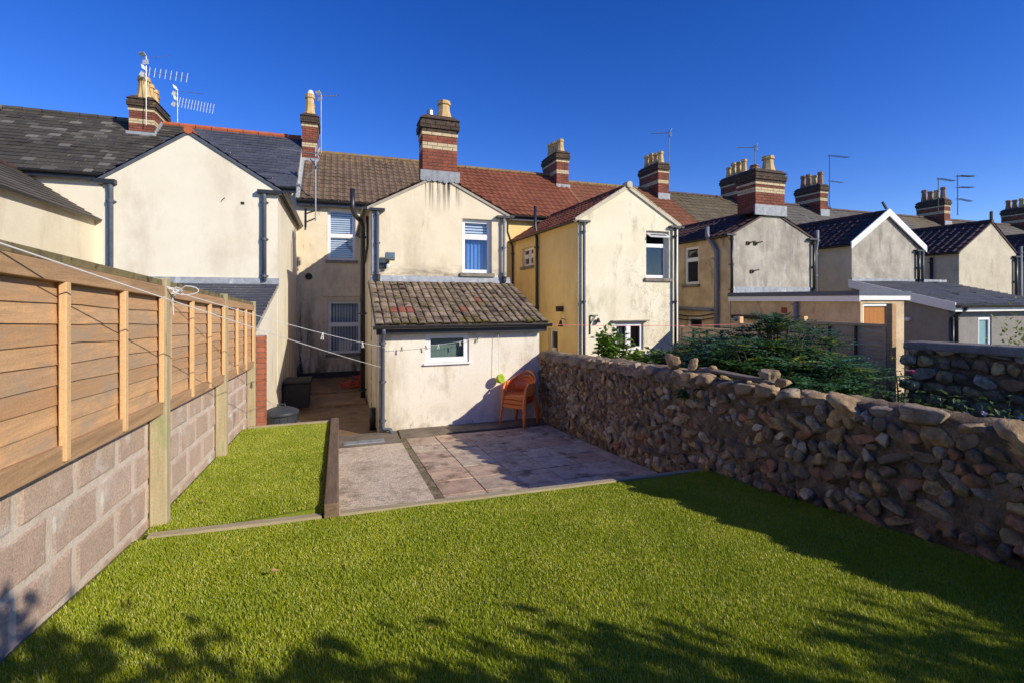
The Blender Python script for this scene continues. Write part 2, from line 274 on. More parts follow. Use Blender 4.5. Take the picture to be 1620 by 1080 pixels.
def put(name, me, parent=None, mat4=None, bevel=0, local=False, **tags):
    o = bpy.data.objects.new(name, me); C.objects.link(o)
    if parent:
        o.parent = parent
        if parent.type == 'EMPTY' and not local: o.matrix_parent_inverse = Matrix.Translation(-parent.location)
    if mat4 is not None: o.matrix_basis = mat4
    if bevel:
        b = o.modifiers.new('bevel', 'BEVEL'); b.width = bevel; b.segments = 2; b.limit_method = 'ANGLE'
    for k, v in tags.items(): o['category' if k == 'cat' else k] = v
    return o
def thing(name, label, cat, loc, group=None, rz=0):
    o = bpy.data.objects.new(name, None); C.objects.link(o); o.location = loc; o.rotation_euler = (0, 0, rz)
    o.empty_display_size = .2
    o['label'] = label; o['category'] = cat
    if group: o['group'] = group
    return o
def inst(name, me, parent, loc, rot=(0, 0, 0), sc=(1, 1, 1)):
    from mathutils import Euler
    M4 = Matrix.Translation(loc) @ Euler(rot).to_matrix().to_4x4() @ Matrix.Diagonal((*sc, 1))
    return put(name, me, parent, M4)

def lumpy(seed, sub=2, amp=.28, cuts=9):
    bm = bmesh.new(); bmesh.ops.create_icosphere(bm, subdivisions=sub, radius=1)
    off = Vector((seed * 3.7, seed * 1.3, seed * 9.1))
    for v in bm.verts:
        p = v.co.copy()
        q = Vector([math.copysign(abs(c) ** .62, c) for c in p])    # squarish boulder
        v.co = q * (1 + amp * mnoise.noise(p * 1.1 + off) + amp * .35 * mnoise.noise(p * 3 + off) + amp * .12 * mnoise.noise(p * 7 + off))
    rr = random.Random(int(seed * 97)); 
    for _ in range(cuts):
        nrm = Vector((rr.gauss(0, 1), rr.gauss(0, 1), rr.gauss(0, 1))).normalized(); lim = rr.uniform(.55, .85)
        for v in bm.verts:
            dd = v.co.dot(nrm) - lim
            if dd > 0: v.co -= nrm * dd * .95
    return bm
def lumpy_mesh(name, seed, mat, sub=2, amp=.28):
    bm = lumpy(seed, sub, amp); me = bpy.data.meshes.new(name); bm.to_mesh(me); bm.free()
    me.materials.append(mat); me.polygons.foreach_set('use_smooth', [True] * len(me.polygons)); return me

# ------------------------------------------------------------------ levels of the site
def z_lawn(x, y): return 1.005 - .0623 * (x + 1.15) - .105 * (y - 3)
def y_edge(x): return 3.60 + .138 * (x + 1.15)
def z_strip(y): return .925 - .052 * (y - 3.6)
def z_patio(y): return .05 + .065 * max(0, 8.55 - y)
def fence_drop(y): return -.045 * (y - 3.87)
G, MW, RY, OB = 10.8, 15.6, 18.2, 8.87      # gable plane, main rear wall, ridge, outbuilding front

# ------------------------------------------------------------------ ground
m = MB(); m.quad((-900, -900, -.08), (900, -900, -.08), (900, 900, -.08), (-900, 900, -.08)); m.build('ground', ground_m, kind='structure')
def sheet(name, mat, x0, x1, yf0, yf1, zf, nx, ny, depth=.9, wob=0):
    m = MB(); vs = []; fs = []
    for i in range(nx + 1):
        x = x0 + (x1 - x0) * i / nx
        for j in range(ny + 1):
            y = yf0(x) + (yf1(x) - yf0(x)) * j / ny
            vs.append((x, y, zf(x, y) + (wob * mnoise.noise(Vector((x * 1.3, y * 1.3, 3))) if wob else 0)))
    idx = lambda i, j: i * (ny + 1) + j
    for i in range(nx):
        for j in range(ny): fs.append((idx(i, j), idx(i + 1, j), idx(i + 1, j + 1), idx(i, j + 1)))
    ring = [idx(i, 0) for i in range(nx + 1)] + [idx(nx, j) for j in range(1, ny + 1)] + [idx(i, ny) for i in range(nx - 1, -1, -1)] + [idx(0, j) for j in range(ny - 1, 0, -1)]
    b0 = len(vs)
    for r_ in ring: vs.append((vs[r_][0], vs[r_][1], min(vs[r_][2], 5) - depth))
    for k in range(len(ring)):
        k2 = (k + 1) % len(ring); fs.append((ring[k], b0 + k, b0 + k2, ring[k2]))
    m.add(vs, fs); return m.build(name, mat, kind='structure')
sheet('front_lawn', turfbase_m, -1.16, 3.72, lambda x: -3.0, lambda x: y_edge(x) - .065, z_lawn, 24, 30, 1.2, .02)
sheet('strip_lawn', turfbase_m, -1.16, -.10, lambda x: y_edge(x), lambda x: 7.05, lambda x, y: z_strip(y), 6, 16, 1.0, .015)
m = MB(); m.box(4.1, 8.5, -3, 10.8, -.05, .55); nb = m.build('neighbour_ground', soil_m, kind='structure')
m = MB(); m.box(8.75, 40, -3, 10.8, -.05, .35); m.build('far_ground', ground_m, kind='structure')
m = MB(); m.box(-14, -1.4, -3, 10.8, -.05, .5); m.build('left_ground', ground_m, kind='structure')
# yard behind the strip and alley beside the outbuilding
m = MB(); m.box(-1.15, .66, 7.08, MW, -.06, .012); m.build('yard', yard_m, kind='structure')
m = MB(); m.box(-1.1, .6, 11.6, MW, .012, .07); m.box(-1.1, .6, 13.0, MW, .07, .10); m.build('yard_step', yard_m, kind='structure')

# grass blades (real geometry; nobody could count them)
def blades(name, n, sampler, zf, hmin, hmax, label, seed):
    g = np.random.default_rng(seed)
    P = sampler(g, n); n = len(P)
    x, y = P[:, 0], P[:, 1]; z = zf(x, y)
    h = g.uniform(hmin, hmax, n); a = g.uniform(0, 2 * np.pi, n); lean = g.uniform(.12, .85, n)
    # a pile direction gives the turf its sheen
    la = g.normal(2.4, 1.25, n); wd = g.uniform(.0010, .0018, n) * (.62 + .22 * y)
    dx, dy = np.cos(la) * np.sin(lean), np.sin(la) * np.sin(lean); dz = np.cos(lean)
    bx, by = np.cos(a) * wd, np.sin(a) * wd
    V = np.empty((n, 5, 3))
    V[:, 0] = np.stack([x - bx, y - by, z - .004], 1); V[:, 1] = np.stack([x + bx, y + by, z - .004], 1)
    mx, my, mz = x + dx * h * .45, y + dy * h * .45, z + (dz * .6 + .25) * h * .75
    V[:, 2] = np.stack([mx + bx * .8, my + by * .8, mz], 1); V[:, 3] = np.stack([mx - bx * .8, my - by * .8, mz], 1)
    V[:, 4] = np.stack([x + dx * h, y + dy * h, z + dz * h * .9 + .004], 1)
    me = bpy.data.meshes.new(name); me.vertices.add(n * 5); me.vertices.foreach_set('co', V.reshape(-1))
    base = (np.arange(n) * 5)[:, None]
    loops = np.concatenate([base + np.array([0, 1, 2, 3]), base + np.array([3, 2, 4])], 1).reshape(-1)
    me.loops.add(n * 7); me.loops.foreach_set('vertex_index', loops.astype(np.int32))
    me.polygons.add(n * 2)
    st = (np.arange(n) * 7)[:, None] + np.array([0, 4]); me.polygons.foreach_set('loop_start', st.reshape(-1).astype(np.int32))
    me.update(calc_edges=True); me.validate(); me.materials.append(grass_m)
    return put(name, me, None, kind='stuff', label=label, cat='grass')
def samp_front(g, n):
    x = g.uniform(-1.14, 3.7, n); u = g.uniform(0, 1, n); y = .9 + (3.60 + .138 * (x + 1.15) - .10 - .9) * u ** 1.15
    return np.stack([x, y], 1)
wobv = lambda x, y, f=.02: np.array([f * mnoise.noise(Vector((a * 1.3, b * 1.3, 3))) for a, b in zip(x, y)])
blades('front_grass', 430000, samp_front, lambda x, y: 1.005 - .0623 * (x + 1.15) - .105 * (y - 3) + wobv(x, y), .008, .019, 'short green artificial turf of the wide front lawn', 1)
blades('strip_grass', 90000, lambda g, n: np.stack([(xx := g.uniform(-1.14, -.11, n)), g.uniform(0, 1, n) * (7.03 - 3.62 - .138 * (xx + 1.15)) + 3.62 + .138 * (xx + 1.15)], 1),
       lambda x, y: .925 - .052 * (y - 3.6) + wobv(x, y, .015), .009, .02, 'short green turf of the narrow strip beside the fence', 2)

# edging boards, sleepers
def edge_board(name, xa, xb, label):
    t = MB(); n = 10
    for i in range(n):
        a = xa + (xb - xa) * i / n; b = xa + (xb - xa) * (i + 1) / n
        pts = []
        for dz in (-.5, .022):
            pts += [(a, y_edge(a) - .062, z_lawn(a, y_edge(a)) + dz), (b, y_edge(b) - .062, z_lawn(b, y_edge(b)) + dz), (b, y_edge(b) - .004, z_lawn(b, y_edge(b)) + dz), (a, y_edge(a) - .004, z_lawn(a, y_edge(a)) + dz)]
        t.hexa(pts)
    return t.build(name, edging_m, label=label, cat='edging')
edge_board('edging_board', -1.10, -.11, 'pale timber edging board between the front lawn and the grass strip')
edge_board('edging_board', .015, 3.62, 'long pale timber edging board along the paved patio')
m = MB(); za = z_strip(3.7); zb = z_strip(7.1)
m.hexa([(-.095, 3.66, 0), (.005, 3.66, 0), (.005, 7.12, 0), (-.095, 7.12, 0), (-.095, 3.66, za + .05), (.005, 3.66, za + .05), (.005, 7.12, zb + .05), (-.095, 7.12, zb + .05)])
m.build('timber_sleeper', sleeper_m, bevel=.008, label='dark brown timber sleeper along the right side of the grass strip', cat='sleeper')
m = MB(); m.box(-1.1, -.1, 7.055, 7.115, 0, zb + .025)
m.build('edging_board', edging_m, bevel=.005, label='short pale timber edging board at the house end of the grass strip', cat='edging')

# ------------------------------------------------------------------ patio
def path_z(x, y): return z_patio(y) + .002
sheet('path', concrete_m, .008, .98, lambda x: 3.6, lambda x: 8.10, lambda x, y: path_z(x, y), 4, 8, .5)
sheet('mossy_gap', moss_m, .981, 1.075, lambda x: 3.7, lambda x: 8.4, lambda x, y: z_patio(y) + .002, 2, 60, .4, .02)
pb = sheet('patio', soil_m, 1.076, 3.74, lambda x: 3.8, lambda x: 8.42, lambda x, y: z_patio(y) - .028, 4, 8, .4)
sw, sd = .488, .52
for i in range(6):
    for j in range(9):
        x0 = 1.085 + i * sw; y0 = 8.40 - (j + 1) * sd
        x1 = min(x0 + sw - .010, 3.71)
        if x1 - x0 < .1 or y0 + sd < y_edge(x0) - .1: continue
        m = MB(); e = rnd.uniform(-.004, .004); t = rnd.uniform(-.003, .003)
        z0, z1 = z_patio(y0), z_patio(y0 + sd)
        ya, yb = y0 + .005 + rnd.uniform(0, .006), y0 + sd - .005
        m.hexa([(x0, ya, z0 - .04), (x1, ya, z0 - .04), (x1, yb, z1 - .04), (x0, yb, z1 - .04), (x0, ya, z0 + e), (x1, ya, z0 + e + t), (x1, yb, z1 + e + t), (x0, yb, z1 + e)])
        m.build('paving_slab', slab_m, pb, bevel=.004)
# concrete ledge along the foot of the outbuilding, yard apron with drain
m = MB(); m.hexa([(1.0, 8.44, -.05), (3.74, 8.44, -.05), (3.74, OB, -.05), (1.0, OB, -.05), (1.0, 8.43, .085), (3.74, 8.46, .085), (3.74, OB, .10), (1.0, OB, .10)])
m.build('concrete_ledge', ledge_m, bevel=.012, kind='structure')
m = MB(); m.box(.006, .98, 8.11, OB, -.05, .082); m.build('apron', ledge_m, kind='structure')
t = thing('drain_cover', 'small galvanised drain cover in the path by the downpipe', 'drain cover', (.42, 8.3, .083))
m = MB(); m.box(.08, .72, 8.22, 8.42, .083, .092); m.build('frame', cover_m, t, bevel=.002)
for k in range(3):
    m = MB(); m.box(.11 + k * .2, .28 + k * .2, 8.24, 8.40, .092, .097); m.build('plate', cover_m, t)
# plank lying in the corner of path and sleeper
m = MB(); m.hexa([(.012, 3.95, .30), (.60, 4.00, .30), (.56, 4.16, .28), (.012, 4.42, .28), (.012, 3.95, .46), (.60, 4.00, .38), (.56, 4.16, .37), (.012, 4.42, .45)])
m.build('timber_plank', plank_m, bevel=.006, label='weathered plank lying in the corner between sleeper and path', cat='plank')

# ------------------------------------------------------------------ left block wall and fence
bw = thing('block_wall', 'pinkish concrete block wall under the timber fence', 'wall', (-1.25, 4.5, .8))
WT = lambda y: 1.665 + fence_drop(y) - .0
m = MB()
for i in range(14):
    a, b = -.6 + i * .6, -.6 + (i + 1) * .6
    b = min(b, 7.60)
    m.hexa([(-1.30, a, 0), (-1.176, a, 0), (-1.176, b, 0), (-1.30, b, 0), (-1.30, a, WT(a) - .005), (-1.176, a, WT(a) - .005), (-1.176, b, WT(b) - .005), (-1.30, b, WT(b) - .005)])
    if b >= 7.6: break
m.build('mortar', blockmortar_m, bw)
BL, BH = .456, .223
bmesh_list = []
for v in range(5):
    m = MB(); L_ = .440; h_ = .199; sh = -.045 * L_
    r2 = random.Random(v)
    j = lambda s=.006: r2.uniform(-s, s)
    ny_, nz_ = 5, 3; vs = []; fs = []
    for a in range(ny_ + 1):
        for b in range(nz_ + 1):
            y = L_ * a / ny_; z = h_ * b / nz_ + sh * a / ny_
            ed = (a in (0, ny_)) or (b in (0, nz_))
            vs.append((-.0085 + j(.002) if ed else j(.002), y + (j(.004) if ed else (.030 * (1 if a == 1 else -1 if a == ny_ - 1 else 0) * -1.8)), z + (j(.004) if ed else (-.05 if b == 1 else .05))))
    for a in range(ny_):
        for b in range(nz_): fs.append((a * (nz_ + 1) + b, (a + 1) * (nz_ + 1) + b, (a + 1) * (nz_ + 1) + b + 1, a * (nz_ + 1) + b + 1))
    m.add(vs, fs)
    bmesh_list.append(m.mesh('block', block_m))
halfm = {}
for row in range(6):
    y = -.3 + (BL / 2 if row % 2 else 0) + rnd.uniform(-.02, .02)
    while y < 7.55:
        z = WT(y) - (row + 1) * BH + .004
        me = bmesh_list[rnd.randrange(5)]
        l_ = min(BL, 7.58 - y)
        if l_ > .08 and y > .2: inst('block', me, bw, (-1.170 + rnd.uniform(-.002, .002), y, z), (0, 0, 0), (1, (l_ - .026) / .440, 1))
        y += BL
tf = thing('timber_fence', 'brown lap panel fence with green tinged posts on the block wall', 'fence', (-1.12, 4.8, 1.6))
POSTS = [1.90, 3.84, 5.66, 7.47]
for i, y in enumerate(POSTS):
    m = MB(); dz = fence_drop(y); gz = (z_lawn(-1.1, y) if y < 3.5 else z_strip(max(y, 3.6))) - .05
    x1 = -1.068
    m.box(-1.165, x1, y - .042, y + .042, gz, 2.515 + dz + .03)
    m.build('post', post_m, tf, bevel=.006)
for pi in range(3):
    ya, yb = POSTS[pi] + .044, POSTS[pi + 1] - .044
    if pi == 0: pass
    Lp = yb - ya; zt = lambda y: 2.50 + fence_drop(y); zb_ = lambda y: 1.655 + fence_drop(y)
    def bar(x0, x1, y0, y1, za_, zb2_, hh, name, mat, par, bev=.004):
        m = MB(); m.hexa([(x0, y0, za_), (x1, y0, za_), (x1, y1, zb2_), (x0, y1, zb2_), (x0, y0, za_ + hh), (x1, y0, za_ + hh), (x1, y1, zb2_ + hh), (x0, y1, zb2_ + hh)])
        return m.build(name, mat, par, bevel=bev)
    pan = bar(-1.128, -1.085, ya, yb, zb_(ya) - .005, zb_(yb) - .005, .085, 'fence_panel', rail_m, tf)
    bar(-1.132, -1.075, ya, yb, zt(ya) - .085, zt(yb) - .085, .075, 'top_rail', rail_m, pan)
    bar(-1.160, -1.090, ya, yb, zt(ya) - .008, zt(yb) - .008, .04, 'cap', capw_m, pan)
    ns_ = 8; z0s = .082; step = (.845 - .085 - z0s) / ns_
    for k in range(ns_):
        zz = z0s + k * step
        m = MB(); vs = []; fs = []; seg = 9; ph = rnd.uniform(0, 9)
        for a in range(seg + 1):
            y = ya + Lp * a / seg; zb0 = zb_(y) + zz + .004 * mnoise.noise(Vector((y * 2, ph, 1))) + (.006 * mnoise.noise(Vector((y * 5, ph, 4))))
            # lapped board: bottom edge proud, top edge tucked behind the next one
            vs += [(-1.108, y, zb0 - .003), (-1.116, y, zb0 - .003), (-1.124, y, zb0 + step + .012), (-1.117, y, zb0 + step + .012)]
        for a in range(seg):
            o_ = a * 4
            for q in range(4): fs.append((o_ + q, o_ + 4 + q, o_ + 4 + (q + 1) % 4, o_ + (q + 1) % 4))
        fs += [(0, 1, 2, 3), (seg * 4 + 3, seg * 4 + 2, seg * 4 + 1, seg * 4)]
        m.add(vs, fs); m.build('slat', slat_m, pan)
    for q in range(4):
        y = ya + .022 + (Lp - .044) * q / 3
        bar(-1.1, -1.072, y - .02, y + .02, zb_(y) + .012 if q in (1, 2) else zb_(y) + .075, zb_(y) + .012 if q in (1, 2) else zb_(y) + .075, .75 if q in (1, 2) else .69, 'batten', batten_m, pan)
# first panel (towards the camera, mostly out of frame)
m = MB(); ya, yb = .3, POSTS[0] - .052
m.hexa([(-1.125, ya, 1.65 + fence_drop(ya)), (-1.09, ya, 1.65 + fence_drop(ya)), (-1.09, yb, 1.65 + fence_drop(yb)), (-1.125, yb, 1.65 + fence_drop(yb)), (-1.125, ya, 2.53 + fence_drop(ya)), (-1.09, ya, 2.53 + fence_drop(ya)), (-1.09, yb, 2.53 + fence_drop(yb)), (-1.125, yb, 2.53 + fence_drop(yb))])
m.build('end_panel', slat_m, tf)

# brick pier at the end of the fence
bp = thing('brick_pier', 'narrow red brick pier at the house end of the fence', 'pier', (-1.08, 7.7, 0))
m = MB(); m.box(-1.17, -.985, 7.575, 7.80, 0, 1.90); m.build('mortar', mortar_m, bp)
bm_ = MB(); bm_.box(-.1, .1, 0, .04, 0, .064); brick_me = bm_.mesh('brick', pierbrick_m)
side_ = MB(); side_.box(0, .02, 0, .215, 0, .064); brick_side = side_.mesh('brick', pierbrick_m)
for c_ in range(25):
    z = .03 + c_ * .075
    if c_ % 2: inst('brick', brick_me, bp, (-1.075, 7.562, z), (0, 0, 0), (.95, 1, 1))
    else:
        inst('brick', brick_me, bp, (-1.125, 7.562, z), (0, 0, 0), (.46, 1, 1)); inst('brick', brick_me, bp, (-1.025, 7.562, z), (0, 0, 0), (.46, 1, 1))
    inst('brick', brick_side, bp, (-.988, 7.575, z))

# ------------------------------------------------------------------ building helpers
def wall_holes(m, axis, w, a0, a1, z0, z1, holes, depth=.16, flip=False):
    """wall sheet in the plane axis=w, holes = (a0,a1,z0,z1) with reveals going inwards"""
    P = (lambda a, d, z: (a, w + d, z)) if axis == 'Y' else ((lambda a, d, z: (w + d, a, z)) if not flip else (lambda a, d, z: (w - d, a, z)))
    xs = sorted({a0, a1, *[v for h in holes for v in h[:2]]}); zs = sorted({z0, z1, *[v for h in holes for v in h[2:4]]})
    for i in range(len(xs) - 1):
        for k in range(len(zs) - 1):
            cx, cz = (xs[i] + xs[i + 1]) / 2, (zs[k] + zs[k + 1]) / 2
            if any(h[0] < cx < h[1] and h[2] < cz < h[3] for h in holes): continue
            m.quad(P(xs[i], 0, zs[k]), P(xs[i + 1], 0, zs[k]), P(xs[i + 1], 0, zs[k + 1]), P(xs[i], 0, zs[k + 1]))
    for h in holes:
        for (p, q) in (((h[0], h[2]), (h[1], h[2])), ((h[1], h[2]), (h[1], h[3])), ((h[1], h[3]), (h[0], h[3])), ((h[0], h[3]), (h[0], h[2]))):
            m.quad(P(p[0], 0, p[1]), P(q[0], 0, q[1]), P(q[0], depth, q[1]), P(p[0], depth, p[1]))
def window(par, axis, w, a0, a1, z0, z1, split=None, vsplit=None, dress=None, sill=True, fw=.055, lab=None, glass=None, rec=.09, open_top=False, sill_mat=None, flip=False):
    """frame, panes, sill and what hangs behind them, set into a hole of the same size"""
    def B(m, p0, p1, d0, d1, q0, q1):
        if axis == 'Y': m.box(p0, p1, w + d0, w + d1, q0, q1)
        elif not flip: m.box(w + d0, w + d1, p0, p1, q0, q1)
        else: m.box(w - d1, w - d0, p0, p1, q0, q1)
    fr = MB()
    B(fr, a0 + .002, a0 + fw, rec, rec + .06, z0 + .002, z1 - .002); B(fr, a1 - fw, a1 - .002, rec, rec + .06, z0 + .002, z1 - .002)
    B(fr, a0 + fw, a1 - fw, rec + .001, rec + .059, z1 - fw, z1 - .003); B(fr, a0 + fw, a1 - fw, rec + .001, rec + .059, z0 + .003, z0 + fw)
    win = fr.build('window', white_upvc, par, bevel=.004)
    if lab: win['label'] = lab
    cells = [(a0 + fw, a1 - fw, z0 + fw, z1 - fw)]
    if split:
        m = MB(); B(m, a0 + fw, a1 - fw, rec - .008, rec + .05, split - .035, split + .035); m.build('transom', white_upvc, win, bevel=.004)
        cells = [(a0 + fw, a1 - fw, z0 + fw, split - .035), (a0 + fw, a1 - fw, split + .035, z1 - fw)]
    if vsplit:
        m = MB(); B(m, vsplit - .045, vsplit + .045, rec - .008, rec + .05, z0 + fw, z1 - fw); m.build('mullion', white_upvc, win, bevel=.004)
        cells = [c2 for c in cells for c2 in ((c[0], vsplit - .045, c[2], c[3]), (vsplit + .045, c[1], c[2], c[3]))]
    for ci, c in enumerate(cells):
        if open_top and ci == len(cells) - 1: continue
        m = MB(); B(m, *c[:2], rec + .028, rec + .034, *c[2:]); m.build('pane', glass or glass_m, win)
        m = MB(); s_ = .028
        B(m, c[0], c[0] + s_, rec - .004, rec + .026, c[2], c[3]); B(m, c[1] - s_, c[1], rec - .004, rec + .026, c[2], c[3])
        B(m, c[0] + s_, c[1] - s_, rec - .003, rec + .025, c[2], c[2] + s_); B(m, c[0] + s_, c[1] - s_, rec - .003, rec + .025, c[3] - s_, c[3])
        m.build('sash', white_upvc, win)
    if open_top:      # top-hung vent pushed outwards
        c = cells[-1]; hgt = c[3] - c[2]; m = MB()
        for (p0, p1, q0, q1) in ((c[0], c[1], 0, .05), (c[0], c[1], hgt - .05, hgt), (c[0], c[0] + .05, .05, hgt - .05), (c[1] - .05, c[1], .05, hgt - .05)):
            vs = []
            for q in (q0, q1):
                for t_ in (0, .03):
                    an = R(62); dd = rec - math.sin(an) * q - math.cos(an) * t_ ; zz = c[3] - math.cos(an) * q + math.sin(an) * t_
                    for p in (p0, p1): vs.append((p, w + dd, zz) if axis == 'Y' else (w + dd, p, zz))
            m.add(vs, [(0, 1, 3, 2), (4, 6, 7, 5), (0, 4, 5, 1), (2, 3, 7, 6), (0, 2, 6, 4), (1, 5, 7, 3)])
        m.build('open_vent', white_upvc, win)
    m = MB(); B(m, a0 - .02, a1 + .02, rec + .55, rec + .56, z0 - .02, z1 + .02)
    B(m, a0 - .02, a0 - .01, rec + .07, rec + .55, z0, z1); B(m, a1 + .01, a1 + .02, rec + .07, rec + .55, z0, z1); B(m, a0, a1, rec + .07, rec + .55, z1 + .01, z1 + .02); B(m, a0, a1, rec + .07, rec + .55, z0 - .02, z0 - .01)
    m.build('room_shade', room_m, win)  # dark colour stands in for the shade of the unlit room
    if dress == 'venetian':
        m = MB(); z = z0 + fw
        while z < z1 - fw: B(m, a0 + fw, a1 - fw, rec + .085, rec + .098, z, z + .042); z += .066
        m.build('blind', blind_m, win, kind='stuff')
    elif dress == 'vertical':
        m = MB(); x = a0 + fw
        while x < a1 - fw - .05: B(m, x, x + .062, rec + .09 + rnd.uniform(0, .03), rec + .125, z0 + fw, z1 - fw); x += .082
        m.build('blind', blind_v, win, kind='stuff')
    elif dress in ('blue', 'pale'):
        m = MB(); n = 24; vs = []; fs = []
        for i in range(n + 1):
            p = a0 + (a1 - a0) * i / n; d = rec + .14 + .02 * math.sin(i * 1.9)
            for z in (z0, z1 if dress == 'pale' else (split or z1)): vs.append((p, w + d, z) if axis == 'Y' else (w + d, p, z))
        for i in range(n): fs.append((2 * i, 2 * i + 2, 2 * i + 3, 2 * i + 1))
        if dress == 'pale': fs = fs[:int(n * .45)]
        m.add(vs, fs); m.build('curtain', curtain_blue if dress == 'blue' else curtain_pale, win)
        if dress == 'blue' and split:
            m = MB(); z = split + .03
            while z < z1 - fw: B(m, a0 + fw, a1 - fw, rec + .085, rec + .098, z, z + .042); z += .066
            m.build('blind', blind_m, win, kind='stuff')
    if sill:
        m = MB(); B(m, a0 - .06, a1 + .06, -.06, rec - .002, z0 - .085, z0 + .001); m.build('sill', sill_mat or cement_m, win, bevel=.008)
    return win
def tiles(name, mat, par, o, U, V, L, S, tw, te, prof='roman', thick=.02, jit=.004, jag=0, skip=None):
    """roof covering: rows of lapped tiles from corner o, along U (eaves) and V (up the slope)"""
    U = Vector(U).normalized(); V = Vector(V).normalized(); N = U.cross(V).normalized()
    if N.z < 0: N = -N
    o = Vector(o); m = MB(); vs = []; fs = []
    pr = {'roman': [(0, 0), (.52, .0), (.62, .5), (.75, .72), (.88, .5), (.985, .0)], 'flat': [(.012, 0), (.985, 0)], 'wave': [(0, .3), (.25, .0), (.5, .25), (.75, .7), (.985, .3)]}[prof]
    amp = .045 if prof != 'flat' else 0
    rows = int(math.ceil(S / te)); cols = int(math.ceil(L / tw))
    for r_ in range(rows):
        off = tw / 2 if (r_ % 2 and prof == 'flat') else 0
        for c_ in range(-1 if off else 0, cols):
            x0 = c_ * tw + off; x1 = x0 + tw; x0 = max(x0, 0)
            if x1 > L: x1 = L
            if x1 - x0 < .03: continue
            y0 = r_ * te; y1 = min(y0 + te * 1.12, S)
            if skip and skip(x0, y0): continue
            j1, j2, j3 = (rnd.uniform(-jit, jit) for _ in range(3)); dn = rnd.uniform(-jit, jit) + .022 * mnoise.noise(Vector((x0 * .9 + o.x, y0 * .9, o.y))) + (.02 if rnd.random() < .015 else 0)
            b = len(vs)
            for (a, h) in pr:
                p = o + U * (x0 + (x1 - x0) * a + j1)
                vs.append(p + V * (y0 + j2) + N * (h * amp + thick + .008 + dn)); vs.append(p + V * y1 + N * (h * amp + .002)); vs.append(p + V * (y0 + j2 + .004) + N * (h * amp + .002 - .004))
            for q in range(len(pr) - 1):
                fs.append((b + q * 3, b + q * 3 + 3, b + q * 3 + 4, b + q * 3 + 1)); fs.append((b + q * 3, b + q * 3 + 2, b + q * 3 + 5, b + q * 3 + 3))
    m.add(vs, fs)
    return m.build(name, mat, par, kind='stuff')
def deck(par, name, pts, n, t=.06, mat=None):
    m = MB(); n = Vector(n).normalized(); a = [Vector(p) for p in pts]; b = [p - n * t for p in a]
    k = len(a); m.add(a + b, [tuple(range(k)), tuple(range(k, 2 * k))[::-1]] + [(i, k + i, k + (i + 1) % k, (i + 1) % k) for i in range(k)])
    return m.build(name, mat or mortar_m, par)
def gutter(par, p0, p1, r=.055, mat=None, name='gutter'):
    p0, p1 = Vector(p0), Vector(p1); d = (p1 - p0).normalized(); a = d.cross(Vector((0, 0, 1))).normalized(); m = MB(); vs = []; fs = []
    prof = [(math.cos(t), math.sin(t)) for t in [math.pi + math.pi * i / 8 for i in range(9)]]; ring = [(r * c_, r * s_) for c_, s_ in prof] + [((r - .008) * c_, (r - .008) * s_) for c_, s_ in prof[::-1]]
    for p in (p0, p1):
        for (c_, s_) in ring: vs.append(p + a * c_ + Vector((0, 0, s_)))
    k = len(ring)
    for i in range(k): fs.append((i, (i + 1) % k, k + (i + 1) % k, k + i))
    fs.append(tuple(range(9))); fs.append(tuple(k + i for i in range(9)))
    m.add(vs, fs); g = m.build(name, mat or black_pl, par, smooth=False)
    return g
def pipe(par, pts, r=.034, mat=None, name='downpipe', collars=True):
    m = MB(); m.tube(pts, r, 10); pp = m.build(name, mat or black_pl, par, smooth=True)
    if collars:
        for i in range(len(pts) - 1):
            a, b = Vector(pts[i]), Vector(pts[i + 1])
            if abs((b - a).normalized().z) > .95 and (b - a).length > .8:
                for f in (.06, .5, .94):
                    c_ = a.lerp(b, f); m = MB(); m.tube([c_ - Vector((0, 0, .025)), c_ + Vector((0, 0, .025))], r * 1.28, 10); m.box(c_.x - r * 1.7, c_.x + r * 1.7, c_.y + r * .2, c_.y + r * 1.4, c_.z - .012, c_.z + .012)
                    m.build('bracket', mat or black_pl, pp)
    return pp
def pot(par, x, y, z, h=.6, r=.15, mat=None, n=8):
    m = MB(); m.lathe((x, y, z), [(r * 1.12, -.02), (r * 1.10, .06), (r * .95, .14), (r * .78, h * .55), (r * .74, h * .80), (r * .92, h * .82), (r * .94, h * .90), (r * .84, h * .92), (r * .86, h), (r * .62, h), (r * .58, h * .7)], n)
    return m.build('chimney_pot', mat or pot_m, par)
def brick_shell(m, x0, x1, y0, y1, z, h, L=.225, off=0, dep=.03):
    """one course of separate bricks round a rectangle"""
    def run(a0, a1, fn):
        a = a0 - (L / 2 if off else 0)
        while a < a1 - .02:
            s, e = max(a, a0), min(a + L - .010, a1)
            if e - s > .03: fn(s, e)
            a += L
    run(x0, x1, lambda s, e: m.append((s, e, y0, y0 + dep, z, z + h))); run(x0, x1, lambda s, e: m.append((s, e, y1 - dep, y1, z, z + h)))
    run(y0 + dep + .005, y1 - dep - .005, lambda s, e: m.append((x0, x0 + dep, s, e, z, z + h))); run(y0 + dep + .005, y1 - dep - .005, lambda s, e: m.append((x1 - dep, x1, s, e, z, z + h)))
